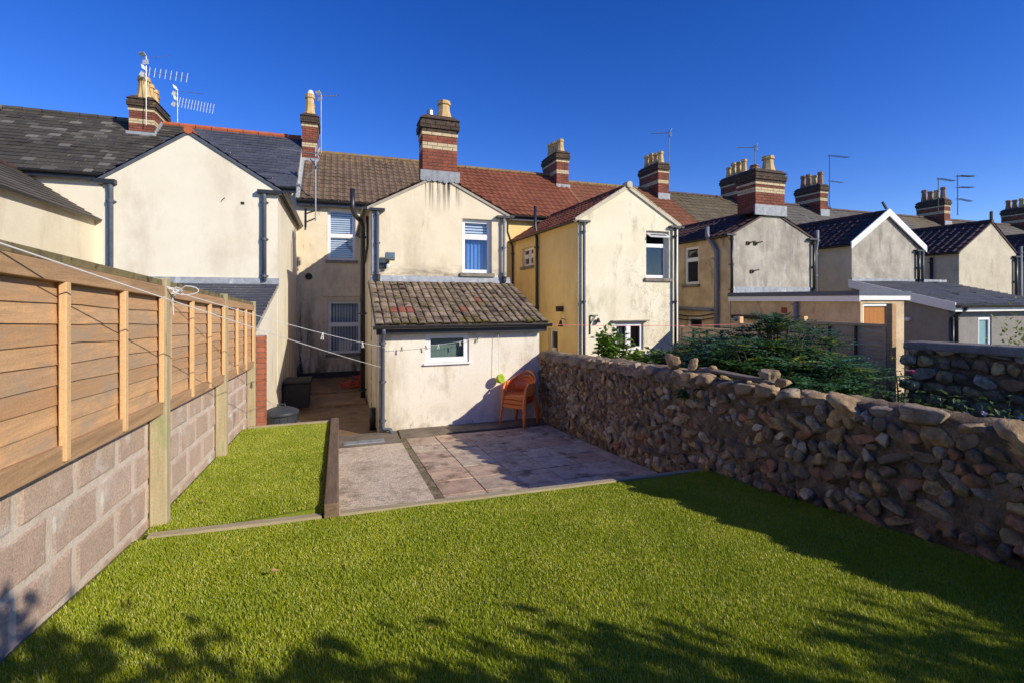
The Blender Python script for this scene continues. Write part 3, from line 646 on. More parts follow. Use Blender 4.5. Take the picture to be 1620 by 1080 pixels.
def chimney(house, x0, x1, y0, y1, zb, zt, pots, bands=(.45,), single=False, drop=.45, flash=None, capn=3, potmat=None, ph=.6, lab=None):
    m = MB(); m.box(x0 + .012, x1 - .012, y0 + .012, y1 - .012, zb - drop * 2, zt - .01); ch = m.build('chimney', mortar_m if single else cap_m, house)
    if lab: ch['label'] = lab
    red, buff, cap = [], [], []
    z = zb - drop; i = 0; H = zt - zb
    while z < zt - .3:
        f = (z - zb) / H; isb = any(abs(f - b) * H < .078 for b in bands)
        brick_shell(buff if isb else red, x0, x1, y0, y1, z, .064, off=i % 2); z += .075; i += 1
    out = [.02, .02, .055, .055, .025]; kinds = ['b', 'c', 'c', 'b2', 'c']
    for o_, k_ in zip(out, kinds):
        brick_shell(buff if k_ in ('b',) else cap, x0 - o_, x1 + o_, y0 - o_, y1 + o_, z, .064, off=i % 2, dep=.11); z += .075; i += 1
    if single:
        for lst, mat in ((red, brick_m), (buff, buff_m), (cap, cap_m)):
            for b in lst:
                m = MB(); m.box(0, b[1] - b[0], 0, b[3] - b[2], 0, b[5] - b[4]); put('brick', m.mesh('brick', mat), ch, Matrix.Translation((b[0], b[2], b[4])))
    else:
        for lst, mat, nm in ((red, brick_i, 'brickwork'), (buff, buff_m, 'buff_band'), (cap, cap_m, 'oversailing_course')):
            m = MB()
            for b in lst: m.box(*b)
            m.build(nm, mat, ch, kind='stuff')
    m = MB(); m.hexa([(x0 - .06, y0 - .06, z - .02), (x1 + .06, y0 - .06, z - .02), (x1 + .06, y1 + .06, z - .02), (x0 - .06, y1 + .06, z - .02), (x0 + .06, y0 + .06, z + .10), (x1 - .06, y0 + .06, z + .10), (x1 - .06, y1 - .06, z + .10), (x0 + .06, y1 - .06, z + .10)]); m.build('flaunching', cap_m, ch)
    for (px_, py_, hh, rr, pm) in pots: pot(ch, px_, py_, z + .05, hh, rr, pm)
    return ch, z

# ------------------------------------------------------------------ terrace houses
def house(label, xl, xr, wx0, wx1, eave, ridge, weave, wapex, rmat, wmat, roof, wroof, rprof, wprof, side_mat=None, gable_holes=(), main_holes=(), side_holes=(), gcol=black_pl, verge=None, wing=True, tw=.21, te=.3, apx=None, base=0.0, ridge_from=0):
    h = thing('terraced_house', label, 'house', ((xl + xr) / 2, MW, 0), 'houses of the terrace')
    sm = side_mat or rmat; g0 = weave
    m = MB(); wall_holes(m, 'Y', MW, xl, xr, base, eave, main_holes)
    yb = 2 * RY - MW
    m.quad((xl, MW, base), (xl, yb, base), (xl, yb, eave), (xl, RY, ridge - .05), (xl, MW, eave)); m.quad((xr, MW, base), (xr, yb, base), (xr, yb, eave), (xr, RY, ridge - .05), (xr, MW, eave)); m.quad((xl, yb, base), (xr, yb, base), (xr, yb, eave), (xl, yb, eave))
    m.build('wall', sm, h)
    sl_ = Vector((0, RY - MW + .22, ridge - eave)); S = sl_.length; n = Vector((0, -(ridge - eave), RY - MW + .22))
    rf = deck(h, 'roof', [(xl, MW - .22, eave), (xr, MW - .22, eave), (xr, RY, ridge), (xl, RY, ridge)], n, .07, mortar_m)
    deck(rf, 'front_slope', [(xl, RY, ridge), (xr, RY, ridge), (xr, yb + .22, eave), (xl, yb + .22, eave)], (0, ridge - eave, RY - MW + .22), .07, roof if roof else mortar_m)
    tiles('roof_tiles', roof, rf, (xl, MW - .24, eave + .005), (1, 0, 0), sl_, xr - xl, S, tw, te, rprof, .02 if rprof != 'flat' else .008)
    gutter(h, (xl, MW - .26, eave - .01), (xr, MW - .26, eave - .01), .06, gcol)
    m = MB(); m.box(xl, xr, MW - .20, MW - .17, eave - .17, eave - .035); m.build('fascia', white_paint if gcol is not black_pl else black_pl, h)
    if wing:
        ax = apx or (wx0 + wx1) / 2
        m = MB(); wall_holes(m, 'Y', G, wx0, wx1, base, weave, gable_holes)
        m.quad((wx0, G, weave), (wx1, G, weave), (ax, G, wapex))
        m.quad((wx1, G, base), (wx1, MW, base), (wx1, MW, weave), (wx1, G, weave))
        m.build('wing_wall', rmat if wmat is None else wmat, h)
        m = MB(); wall_holes(m, 'X', wx0, G, MW, base, weave, side_holes); m.build('wing_side_wall', sm, h)
        ov = .10
        for sgn, xe in ((-1, wx0), (1, wx1)):
            run = abs(ax - xe); rise = wapex - weave; k = rise / run
            ex = xe + sgn * ov; ez = weave - ov * k + .05; az = wapex + .05
            pts = [(ex, G - .03, ez), (ex, MW + .1, ez), (ax, MW + .1, az), (ax, G - .03, az)]
            nrm = (sgn * rise, 0, run)
            wr = deck(h, 'wing_roof', pts, nrm, .05, slate_pipe if wroof is slate_i else tile_dark if wroof is tile_dark else mortar_m)
            U = (0, 1, 0) if sgn > 0 else (0, 1, 0)
            tiles('wing_roof_tiles', wroof, wr, (ex, G - .05, ez + .005), U, (ax - ex, 0, az - ez), MW - G + .1, (Vector((ax - ex, 0, az - ez))).length, tw, te, wprof)
            gutter(h, (ex + sgn * .03, G - .08, ez - .005), (ex + sgn * .03, MW - .05, ez - .005), .052, gcol if gcol is not grey_pl else black_pl)
        m = MB(); seg = 12; g1 = G - .05 + ridge_from
        for i in range(seg):
            y = g1 + (MW - g1) * i / seg; m.tube([(ax, y, wapex + .055), (ax, y + (MW - g1) / seg - .012, wapex + .065)], .075, 8)
        m.build('ridge_tiles', roof_ridge(wroof), h, kind='stuff')
    return h, rf
def roof_ridge(mat): return {tile_brown: ridge_brown, tile_red: tile_red, slate_i: ridge_red}.get(mat, tile_dark)
def ridge_tiles(rf, x0, x1, z, mat):
    m = MB(); x = x0
    while x < x1: m.tube([(x, RY, z + .0), (min(x + .43, x1), RY, z + .012)], .085, 8); x += .45
    m.build('ridge_tiles', mat, rf, kind='stuff')

# --- far left neighbour (only its rear wing side and roofs show)
h, rf = house('cream house at the far left edge with old patchy slate roof', -10.9, -5.95, -8.95, -5.97, 5.66, 7.93, 4.52, 5.55, render_left, None, slate_old, tile_grey, 'flat', 'flat', tw=.28, te=.20)
ridge_tiles(rf, -10.9, -5.9, 7.95, slate_old)
# --- left neighbour
h, rf = house('cream gabled house with blue grey slate roof, behind the timber fence', -5.95, -1.14, -4.02, -1.145, 5.66, 7.93, 4.60, 5.57, render_left, None, slate_i, slate_i, 'flat', 'flat', tw=.26, te=.19, apx=-2.68)
ridge_tiles(rf, -5.2, -1.2, 7.96, ridge_red)
left_house = h
# older patched slates beside the chimney
sl_ = Vector((0, RY - MW + .22, 7.93 - 5.66))
tiles('old_slates', slate_old, rf, (-5.94, MW - .25, 5.66 + .022), (1, 0, 0), sl_, 1.5, sl_.length, .26, .19, 'flat', skip=lambda x, y: x > .25 + .34 * y + .22 * math.sin(y * 7) )
pipe(h, [(-3.88, G - .07, 4.50), (-3.88, G - .06, 4.42), (-3.88, G - .06, .6)], .042, slate_pipe); pipe(h, [(-1.38, G - .07, 4.52), (-1.38, G - .06, 4.44), (-1.38, G - .06, 2.78)], .042, slate_pipe)
m = MB(); m.box(-4.12, -3.80, G - .12, G - .002, 4.50, 4.58); m.build('eaves_box', black_pl, h); m = MB(); m.box(-1.50, -1.06, G - .12, G - .002, 4.51, 4.58); m.build('eaves_box', black_pl, h)
# slate lean-to of the left neighbour
m = MB(); m.quad((-1.15, 7.82, 0), (-1.15, G, 0), (-1.15, G, 2.70), (-1.15, 7.82, 1.95)); m.quad((-3.4, 7.82, 0), (-1.15, 7.82, 0), (-1.15, 7.82, 1.95), (-3.4, 7.82, 1.95)); m.build('lean_to_wall', render_left, h)
lr = deck(h, 'lean_to_roof', [(-3.4, 7.72, 1.94), (-1.12, 7.72, 1.94), (-1.12, G - .01, 2.72), (-3.4, G - .01, 2.72)], (0, -.78, 3.08), .05, mortar_m)
tiles('lean_to_slates', slate_i, lr, (-3.4, 7.70, 1.945), (1, 0, 0), (0, 3.1, .78), 2.28, 3.18, .26, .2, 'flat')
m = MB(); m.box(-3.4, -1.12, G - .03, G - .003, 2.72, 2.84); m.build('flashing', lead, h)
chimney(h, -5.86, -5.22, 17.45, 18.75, 7.3, 8.35, [(-5.54, 17.65, .66, .19, pot_m), (-5.54, 18.05, .62, .17, pot_m), (-5.54, 18.42, .6, .17, pot_m), (-5.54, 18.62, .5, .14, pot_red)], bands=(.38,))
m = MB(); m.box(-5.92, -5.16, 17.39, 17.44, 6.95, 7.42); m.build('flashing', lead, h)
for k in range(6):
    y = 17.46 + k * .1; m = MB(); m.box(-5.215, -5.18, y, y + .098, 7.2 + k * .085, 7.52 + k * .085); m.build('stepped_flashing', lead, h)
m = MB(); m.box(-1.80, -1.74, G - .01, G + .01, 4.28, 4.33); m.tube([(-2.12, G - .01, 4.34), (-2.06, G - .10, 4.37)], .008, 6); m.build('wall_hook', iron_m, h)

# --- the middle house
gh = [(2.66, 3.36, 3.02, 4.26)]
mh = [(-.30, .50, 3.60, 5.15), (-.29, .66, .79, 2.38), (3.86, 4.30, 3.3, 4.95)]
h, rf = house('stained cream house with brick gable chimney and mossy lean-to, facing the garden', -1.14, 3.72, .66, 3.72, 5.33, 7.50, 4.38, 5.16, render_mid, None, tile_brown, tile_brown, 'wave', 'wave', gable_holes=gh, main_holes=mh[:2], apx=2.13, tw=.2, te=.27, ridge_from=.55)
mid = h
ridge_tiles(rf, -1.1, 3.7, 7.52, ridge_brown)
window(h, 'Y', G, *gh[0], split=3.86, dress='blue', lab='gable window with blue curtain and lowered blind', rec=.11)
window(h, 'Y', MW, *mh[0], split=4.35, dress='venetian', rec=.10, lab='upper window with horizontal blind')
window(h, 'Y', MW, *mh[1], split=1.66, dress='vertical', rec=.10, lab='lower window with vertical blind')
for z in (2.50,):
    m = MB(); m.box(-.45, .74, MW - .05, MW + .01, z, z + .30); m.build('lintel', render_mid, h, bevel=.02)
m = MB(); m.box(-1.12, .64, MW - .03, MW + .01, .10, .26); m.build('plinth', black_pl, h)
m = MB(); m.lathe((0, 0, 0), [(0.0, 0), (.10, 0), (.10, .05), (.075, .07), (.0, .07)], 16); o = put('vent', m.mesh('vent', iron_m), h); o.matrix_basis = Matrix.Translation((-.82, MW, 3.10)) @ Matrix.Rotation(R(90), 4, 'X')
# gable eaves boxes, downpipes
for x in (.78, 3.62):
    m = MB(); m.box(x - .16, x + .16, G - .13, G - .002, 4.30, 4.355); m.build('eaves_box', black_pl, h)
    pipe(h, [(x + .01, G - .08, 4.31), (x + .01, G - .08, 2.93), (x + .01, G - .12, 2.86)], .034, slate_pipe if x < 2 else grey_pl)
    m = MB(); m.lathe((x + .01, G - .09, 2.80), [(.0, .0), (.05, .01), (.06, .14), (.045, .15)], 10); m.build('pipe_shoe', black_pl, h)
m = MB(); m.box(.68, .775, G - .035, G - .003, 2.95, 4.30); m.build('corner_board', lead, h)
# soil vent pipe
pipe(h, [(.56, 12.25, 0), (.56, 12.25, 4.16), (.50, 12.2, 4.30), (.36, 12.1, 4.42), (.32, 12.06, 4.56), (.32, 12.06, 5.02)], .058, black_pl, 'soil_pipe')
pipe(h, [(.61, 11.2, 4.25), (.61, 11.2, 3.6), (.60, 12.1, 3.3)], .03, black_pl, 'waste_pipe', False)
# gable chimney, brick by brick
ch, zt = chimney(h, 1.75, 2.52, G - .06, G + .45, 5.20, 6.31, [(2.28, G + .22, .46, .17, pot_m)], bands=(.56,), single=True, drop=.05, lab='banded red and buff brick chimney on the gable')
m = MB(); m.lathe((1.96, G + .2, zt + .05), [(.075, 0), (.075, .20), (.05, .24), (.0, .25)], 10); m.build('cowl', metal_m, ch)
m = MB(); n = 7
for k in range(n):
    x0 = 1.70 + k * .127; zl = 5.02 + rnd.uniform(-.015, .02)
    m.add([(x0, G - .085, 5.27), (x0 + .125, G - .085, 5.27), (x0 + .125, G - .05, zl + .03), (x0 + .09, G - .045, zl), (x0 + .035, G - .045, zl), (x0, G - .05, zl + .03)], [(0, 1, 2, 3, 4, 5)])
m.build('lead_apron', lead, h)
# main stack on the party wall to the left
chimney(h, -1.13, -.66, 17.55, 18.75, 7.05, 8.45, [(-.90, 17.8, .74, .18, pot_m), (-.90, 18.3, .6, .16, pot_m)], bands=(.36,), lab='tall narrow brick chimney on the left party wall')
m = MB(); m.lathe((-.88, 17.8, 9.28), [(.11, 0), (.12, .08), (.07, .20), (.0, .22)], 10); m.build('pot_cowl', white_paint, h)
m = MB(); m.box(-1.19, -.6, 17.49, 17.54, 6.8, 7.12); m.build('flashing', lead, h)
m = MB(); m.hexa([(-1.16, MW - .25, 5.36), (-1.05, MW - .25, 5.36), (-1.05, RY, 7.54), (-1.16, RY, 7.54), (-1.16, MW - .25, 5.46), (-1.05, MW - .25, 5.44), (-1.05, RY, 7.60), (-1.16, RY, 7.62)]); m.build('party_verge', lead, h)
# outbuilding
oh = [(1.495, 2.312, 1.255, 1.80)]
m = MB(); wall_holes(m, 'Y', OB, .675, 3.74, 0, 1.92, oh)
m.quad((.675, OB, 0), (.675, G, 0), (.675, G, 2.72), (.675, OB, 1.92)); m.quad((3.74, OB, 0), (3.74, G, 0), (3.74, G, 2.72), (3.74, OB, 1.92)); m.build('outbuilding_wall', render_out, h)
window(h, 'Y', OB, *oh[0], glass=glass_d, sill=False, rec=.03, fw=.07, lab='small white window of the outbuilding')
m = MB(); m.box(1.56, 2.25, OB + .16, OB + .17, 1.31, 1.75); m.build('pane_backing', pane_backing, h)  # plain sheet added behind the glass to lighten the black pane
m = MB(); m.box(1.46, 2.35, OB - .055, OB + .02, 1.225, 1.253); m.build('window_sill', white_upvc, h, bevel=.004)
r0, r1 = Vector((.60, 8.66, 1.985)), Vector((.60, G - .01, 2.80)); vv = (r1 - r0); S = vv.length; vn = vv.normalized(); nn = Vector((0, -vn.z, vn.y))
lr = deck(h, 'lean_to_roof', [r0, r0 + Vector((3.24, 0, 0)), r1 + Vector((3.24, 0, 0)), r1], nn, .06, cap_m)
TW, TE, NR = .1473, S / 9, 9
tl = MB(); pr = [(.03, .0), (.12, .010), (.45, .013), (.78, .010), (.86, .0), (.95, -.012)]; vs = []; fs = []
for (a, hh) in pr: vs += [(a * TW, 0, hh + .022), (a * TW, TE * 1.1, hh + .002), (a * TW, .006, hh + .002)]
for q in range(len(pr) - 1): fs += [(q * 3, q * 3 + 3, q * 3 + 4, q * 3 + 1), (q * 3, q * 3 + 2, q * 3 + 5, q * 3 + 3)]
tl.add(vs, fs); tile_me = tl.mesh('roof_tile', tile_lean); tl2 = MB(); tl2.add(vs, fs); tile_me_red = tl2.mesh('roof_tile', tile_lean_red)
ang = math.atan2(vv.z, vv.y)
for r_ in range(NR):
    for c_ in range(22):
        red = (r_ == 2 and c_ in (2, 3, 4)) or (r_ == 2 and c_ == 11) or (r_ == 4 and c_ == 14)
        p = r0 + Vector((c_ * TW, 0, 0)) + vn * (r_ * TE - .03 + rnd.uniform(-.012, .012)) + nn * (.004 + rnd.uniform(0, .008))
        inst('roof_tile', tile_me_red if red else tile_me, lr, p, (ang + rnd.uniform(-.03, .03), rnd.uniform(-.03, .03), rnd.uniform(-.025, .025)))
m = MB(); m.hexa([(.66, G - .06, 2.80), (3.80, G - .06, 2.80), (3.80, G - .004, 2.82), (.66, G - .004, 2.82), (.66, G - .02, 2.90), (3.80, G - .02, 2.90), (3.80, G - .004, 2.93), (.66, G - .004, 2.93)]); m.build('flashing', lead, h)
gutter(h, (.56, 8.60, 1.955), (3.88, 8.60, 1.955), .06)
m = MB(); m.box(.62, 3.82, 8.68, 8.72, 1.80, 1.945); m.box(.66, 3.78, 8.72, OB + .01, 1.80, 1.815); m.build('fascia', black_pl, h)
pipe(h, [(.735, 8.60, 1.92), (.735, 8.62, 1.82), (.735, 8.79, 1.74), (.735, 8.79, .20), (.75, 8.79, .15), (.86, 8.76, .14), (.88, 8.74, .10), (.88, 8.74, .04)], .036, slate_pipe)
pipe(h, [(.60, 9.35, .42), (.60, 9.35, .02)], .06, black_pl, 'waste_pipe', False)

# --- yellow house to the right
gh = [(7.58, 8.30, 2.98, 4.22), (6.63, 7.50, 1.12, 1.82)]
sh = [(13.75, 14.70, 3.46, 4.05), (12.0, 12.62, 1.0, 1.62)]
h, rf = house('pale cream gabled house with ochre side and red tiled roof beyond the stone wall', 3.72, 8.56, 5.60, 8.56, 5.25, 7.45, 4.38, 5.27, render_yel, None, tile_red, tile_red, 'wave', 'wave', gable_holes=gh, side_holes=sh, main_holes=[(3.86, 4.30, 3.3, 4.95)], gcol=black_pl, side_mat=render_ochre_shade, apx=7.03, tw=.22, te=.29)
k1 = h
ridge_tiles(rf, 3.7, 8.5, 7.47, ridge_brown)
window(h, 'Y', G, *gh[0], split=3.86, glass=None, dress=None, rec=.13, open_top=True, lab='upper gable window with its top vent pushed open')
window(h, 'Y', G, *gh[1], vsplit=7.06, rec=.05, sill=False, dress='pale', lab='low two-light gable window')
m = MB(); m.box(6.52, 7.62, G - .09, G, 1.86, 1.885); m.build('hood', cement_m, h)
window(h, 'X', 5.60, *sh[0], vsplit=14.2, split=3.78, rec=.08); window(h, 'X', 5.60, *sh[1], rec=.08)
window(h, 'Y', MW, 3.86, 4.30, 3.3, 4.95, split=4.5, rec=.08, open_top=False)
for x in (5.72, 8.44):
    m = MB(); m.box(x - .16, x + .16, G - .12, G - .002, 4.32, 4.37); m.build('eaves_box', black_pl, h)
    pipe(h, [(x, G - .08, 4.33), (x, G - .08, .4)], .036, slate_pipe if x < 6 else black_pl)
m = MB(); m.box(8.50, 8.565, G - .03, G - .003, .4, 4.3); m.build('corner_board', white_paint, h)
pipe(h, [(5.54, 13.45, 5.2), (5.54, 13.45, 4.6), (5.53, 13.3, 4.2), (5.53, 13.3, .2)], .045, black_pl)
pipe(h, [(5.35, 15.4, 5.2), (5.35, 15.45, 4.7), (5.54, 15.45, 4.2), (5.54, 15.45, .2)], .035, iron_m, 'rusty_pipe')
# pale mortar verge of the gable
for sg, xe, ze in ((-1, 5.50, 4.36), (1, 8.66, 4.36)):
    m = MB(); ax, az = 7.03, 5.31
    m.hexa([(xe, G - .045, ze - .05), (ax, G - .045, az - .05), (ax, G + .05, az - .05), (xe, G + .05, ze - .05), (xe, G - .045, ze + .07), (ax, G - .045, az + .07), (ax, G + .05, az + .07), (xe, G + .05, ze + .07)]); m.build('verge', render_pale, h)
m = MB(); m.tube([(7.03, G - .09, 5.36), (7.03, G + .15, 5.37)], .085, 10); m.build('ridge_end', render_pale, h)

def stack(hs, xc, zb, zt, n=4, pm=pot_m, cl=pot_m, ph=.62):
    ys = [17.65 + i * .32 for i in range(n)]
    ch, z = chimney(hs, xc - .26, xc + .26, 17.45, 18.85, zb, zt, [(xc + rnd.uniform(-.02, .02), y, ph * rnd.choice((.85, 1, 1.05)), .15, pm if i != 1 else cl) for i, y in enumerate(ys)], bands=(.42,))
    m = MB(); m.box(xc - .30, xc + .30, 17.39, 17.44, zb - .45, zb + .02); m.build('flashing', lead, hs)
    return ch
stack(k1, 8.36, 6.95, 8.12)

# --- grey rendered house
gh = []
sh = [(12.07, 12.73, 2.89, 4.06), (11.9, 12.6, .95, 1.9)]
h, rf = house('mottled grey rendered house with big brick gable chimney', 8.56, 13.55, 10.36, 13.55, 5.15, 7.25, 4.22, 4.98, render_grey, None, tile_rust, tile_dark, 'wave', 'roman', side_mat=render_brown, side_holes=sh, gcol=black_pl, apx=11.85, tw=.24, te=.3, ridge_from=.75)
k2 = h
ridge_tiles(rf, 8.5, 13.5, 7.27, ridge_brown)
window(h, 'X', 10.36, *sh[0], split=3.66, rec=.06, dress='pale'); window(h, 'X', 10.36, *sh[1], rec=.06, dress='pale')
chimney(h, 11.22, 12.32, G - .06, G + .62, 5.02, 6.02, [(12.05, G + .28, .52, .2, pot_m), (11.55, G + .3, .22, .15, pot_red)], bands=(.48,), drop=.05)
m = MB(); m.box(11.18, 12.38, G - .085, G - .04, 4.84, 5.14); m.build('lead_apron', lead, h)
for x in (10.30, 13.42):
    m = MB(); m.box(x - .16, x + .16, G - .12, G - .002, 4.20, 4.25); m.build('eaves_box', black_pl, h)
    pipe(h, [(x + .05, G - .07, 4.2), (x + .05, G - .07, 2.6)], .04, black_pl)
pipe(h, [(10.22, 11.55, 4.55), (10.22, 11.55, 4.3), (10.28, 11.35, 3.95), (10.28, 11.25, 3.8), (10.28, 11.25, .5)], .062, grey_pl, 'soil_pipe')
pipe(h, [(13.62, G - .05, 4.5), (13.62, G - .05, 4.2), (13.74, G + .1, 3.9), (13.74, G + .1, 2.4)], .06, grey_pl, 'soil_pipe')
pipe(h, [(10.27, 13.3, 2.15), (10.27, 11.4, 2.12)], .05, grey_pl, 'waste_pipe', False)
for dz in (0, .12):
    m = MB(); m.tube([(10.31, 13.4 - i * .25, 2.0 - dz - .1 * math.sin(i / 8 * math.pi)) for i in range(9)], .018, 6); m.build('cable', iron_m, h)
for (x, z) in ((10.98, 4.02), (11.25, 4.02), (11.12, 3.22)):
    m = MB(); m.tube([(x, G - .01, z), (x + .07, G - .12, z + .03), (x + .18, G - .10, z + .05)], .018, 6); m.box(x - .05, x + .05, G - .03, G, z - .05, z + .05); m.build('wall_bracket', iron_m, h)
stack(k2, 13.12, 6.95, 8.10)
m = MB(); m.hexa([(8.48, MW - .2, 5.24), (8.60, MW - .2, 5.24), (8.60, RY, 7.44), (8.48, RY, 7.44), (8.48, MW - .2, 5.32), (8.60, MW - .2, 5.32), (8.60, RY, 7.5), (8.48, RY, 7.5)]); m.build('party_verge', ridge_brown, h)
# flat-roofed extension
EX, EY = 10.38, 7.2
m = MB(); wall_holes(m, 'X', EX, EY, G - .001, 0, 2.40, [(9.3, 10.0, 1.05, 1.95)]); wall_holes(m, 'Y', EY, EX, 11.75, 0, 2.40, [(10.46, 11.32, 1.82, 2.33)]); m.quad((11.75, EY, 0), (11.75, G, 0), (11.75, G, 2.4), (11.75, EY, 2.4)); m.build('extension_wall', render_brown, h)
fr = deck(h, 'extension_roof', [(EX - .12, EY - .06, 2.60), (11.9, EY - .06, 2.60), (11.9, G - .005, 2.60), (EX - .12, G - .005, 2.60)], (0, 0, 1), .10, slate_pipe)
m = MB(); m.box(EX - .10, EX - .07, EY - .05, G - .006, 2.37, 2.495); m.box(EX - .07, 11.88, EY - .05, EY - .02, 2.40, 2.495); m.build('fascia', white_paint, h)
m = MB(); m.box(10.36, 13.5, G - .02, G - .004, 2.60, 2.78); m.build('flashing', lead, h)
window(h, 'X', EX, 9.3, 10.0, 1.05, 1.95, rec=.05, sill=False, dress='pale')
wn = window(h, 'Y', EY, 10.46, 11.32, 1.82, 2.33, rec=.03, sill=False, fw=.03)
for k in range(6):
    m = MB(); m.box(10.49 + k * .134, 10.49 + k * .134 + .13, EY + .070, EY + .085, 1.85, 2.30); m.build('reflection_board', orange_reflection, wn)  # boards added in place of an orange reflection in this window
pipe(h, [(EX - .05, 8.7, 2.4), (EX - .05, 8.7, .5)], .05, grey_pl)
pipe(h, [(EX - .05, 10.7, 1.95), (EX - .05, 9.6, 1.95), (EX - .05, 9.5, 1.9), (EX - .05, 9.5, .5)], .05, iron_m, 'waste_pipe', False)
m = MB(); m.box(EX - .012, EX, 8.98, 9.14, 2.08, 2.22); m.build('air_brick', brick_m, h)

# --- house with white bargeboards
h, rf = house('grey rendered house with white bargeboards and a slate lean-to', 13.55, 18.5, 15.18, 18.48, 5.05, 7.18, 4.15, 5.20, render_grey, None, tile_olive, tile_dark, 'wave', 'roman', side_mat=render_pale, apx=16.78, tw=.26, te=.3)
k3 = h
ridge_tiles(rf, 13.5, 18.5, 7.2, tile_dark)
for sg, xe, ze in ((-1, 15.04, 4.12), (1, 18.62, 4.12)):
    m = MB(); ax, az = 16.78, 5.26
    m.hexa([(xe, G - .10, ze - .12), (ax, G - .10, az - .14), (ax, G - .06, az - .14), (xe, G - .06, ze - .12), (xe, G - .10, ze + .10), (ax, G - .10, az + .10), (ax, G - .06, az + .10), (xe, G - .06, ze + .10)]); m.build('bargeboard', white_paint, h)
m = MB(); m.tube([(16.78, G + .0, 5.35), (16.70, G + .08, 5.60)], .04, 6); m.build('finial', tile_dark, h)
for x in (18.3,):
    m = MB(); m.box(x - .2, x + .2, G - .12, G - .002, 4.02, 4.08); m.build('eaves_box', black_pl, h)
    pipe(h, [(x - .06, G - .07, 4.02), (x - .06, G - .07, 2.95)], .045, black_pl); pipe(h, [(x + .14, G - .07, 4.02), (x + .14, G - .07, 2.95)], .045, slate_pipe)
pipe(h, [(15.10, 12.0, 4.0), (15.10, 12.0, 1.0)], .05, black_pl)
m = MB(); m.box(15.10, 15.17, 12.7, 12.95, 3.45, 3.6); m.tube([(15.1, 12.8, 3.6), (14.98, 12.6, 3.65)], .02, 6); m.build('wall_bracket', iron_m, h)
stack(k3, 17.75, 6.9, 8.05, ph=.66)
stack(k3, 14.2, 6.0, 6.2, 1) if False else None
LY = 8.23
m = MB(); m.quad((15.17, LY, 0), (15.17, G - .002, 0), (15.17, G - .002, 2.90), (15.17, LY, 2.24)); wall_holes(m, 'Y', LY, 15.17, 19.6, 0, 2.24, [(16.45, 17.05, .9, 1.95)]); m.quad((19.6, LY, 0), (19.6, G, 0), (19.6, G, 2.9), (19.6, LY, 2.24)); m.build('lean_to_wall', render_dark, h)
lr = deck(h, 'lean_to_roof', [(15.05, LY - .22, 2.29), (19.8, LY - .22, 2.29), (19.8, G - .01, 3.0), (15.05, G - .01, 3.0)], (0, -.71, 2.79), .05, slate_i)
tiles('lean_to_slates', slate_i, lr, (15.05, LY - .24, 2.295), (1, 0, 0), (0, 2.80, .712), 4.75, 2.88, .26, .2, 'flat')
m = MB(); m.hexa([(15.02, LY - .24, 2.10), (15.05, LY - .24, 2.10), (15.05, G, 2.80), (15.02, G, 2.80), (15.02, LY - .24, 2.34), (15.05, LY - .24, 2.34), (15.05, G, 3.05), (15.02, G, 3.05)]); m.build('bargeboard', white_paint, h)
m = MB(); m.box(15.05, 19.8, LY - .24, LY - .215, 2.10, 2.20); m.build('fascia', white_paint, h)
gutter(h, (15.02, LY - .31, 2.27), (19.8, LY - .31, 2.27), .07)
pipe(h, [(15.40, LY - .30, 2.2), (15.36, LY - .08, 2.0), (15.36, LY - .08, .4)], .05, black_pl); pipe(h, [(15.24, LY - .06, 1.95), (15.24, LY - .06, .4)], .035, black_pl, collars=False)
wn = window(h, 'Y', LY, 16.45, 17.05, .9, 1.95, rec=.03, sill=False, fw=.06)
m = MB(); m.box(16.5, 17.0, LY + .075, LY + .09, .95, 1.9); m.build('frosted_pane', frost_m, wn)
m = MB(); m.lathe((15.12, 9.2, 1.86), [(0, -.06), (.07, -.04), (.11, .02), (.12, .05), (0, .07)], 12); m.build('wall_lamp', white_paint, h)
m = MB(); m.box(15.17, 19.8, G - .02, G - .004, 3.0, 3.10); m.build('flashing', lead, h)

# --- pale house and those beyond
h, rf = house('pale rendered gable house near the right edge with dark pantiled wing', 18.5, 24.0, 20.5, 23.98, 4.98, 7.12, 4.08, 5.20, render_pale, None, tile_grey, tile_dark, 'flat', 'roman', side_mat=render_pale, apx=22.35, tw=.26, te=.3)
k4 = h; ridge_tiles(rf, 18.5, 24, 7.14, tile_dark)
for x in (23.8,):
    m = MB(); m.box(x - .2, x + .2, G - .12, G - .002, 3.98, 4.04); m.build('eaves_box', black_pl, h)
    pipe(h, [(x - .08, G - .07, 3.98), (x - .08, G - .07, 2.2)], .05, black_pl); pipe(h, [(x + .2, G - .07, 4.4), (x + .2, G - .07, .4)], .055, grey_pl)
pipe(h, [(20.42, 11.6, 3.95), (20.42, 11.6, 1.0)], .05, black_pl)
stack(k4, 22.6, 6.85, 7.95, ph=.66, pm=pot_red)
m = MB(); m.tube([(22.35, G, 5.3), (22.35, G, 5.62)], .05, 6); m.build('finial', tile_dark, h)
h, rf = house('house beyond the pale gable, mostly its grey slate main roof showing', 24.0, 29.2, 25.9, 29.15, 4.9, 7.05, 4.0, 5.1, render_grey, None, tile_grey, tile_dark, 'flat', 'roman', tw=.3, te=.3)
ridge_tiles(rf, 24, 29, 7.07, tile_dark)
h, rf = house('second house beyond the pale gable, carrying a red brick chimney with two aerials', 29.2, 34.4, 31.1, 34.35, 4.9, 7.05, 4.0, 5.1, render_grey, None, tile_olive, tile_dark, 'flat', 'roman', tw=.3, te=.3)
ridge_tiles(rf, 29, 34.4, 7.07, tile_dark); stack(h, 32.1, 6.8, 7.9, ph=.7, pm=pot_red); k6 = h
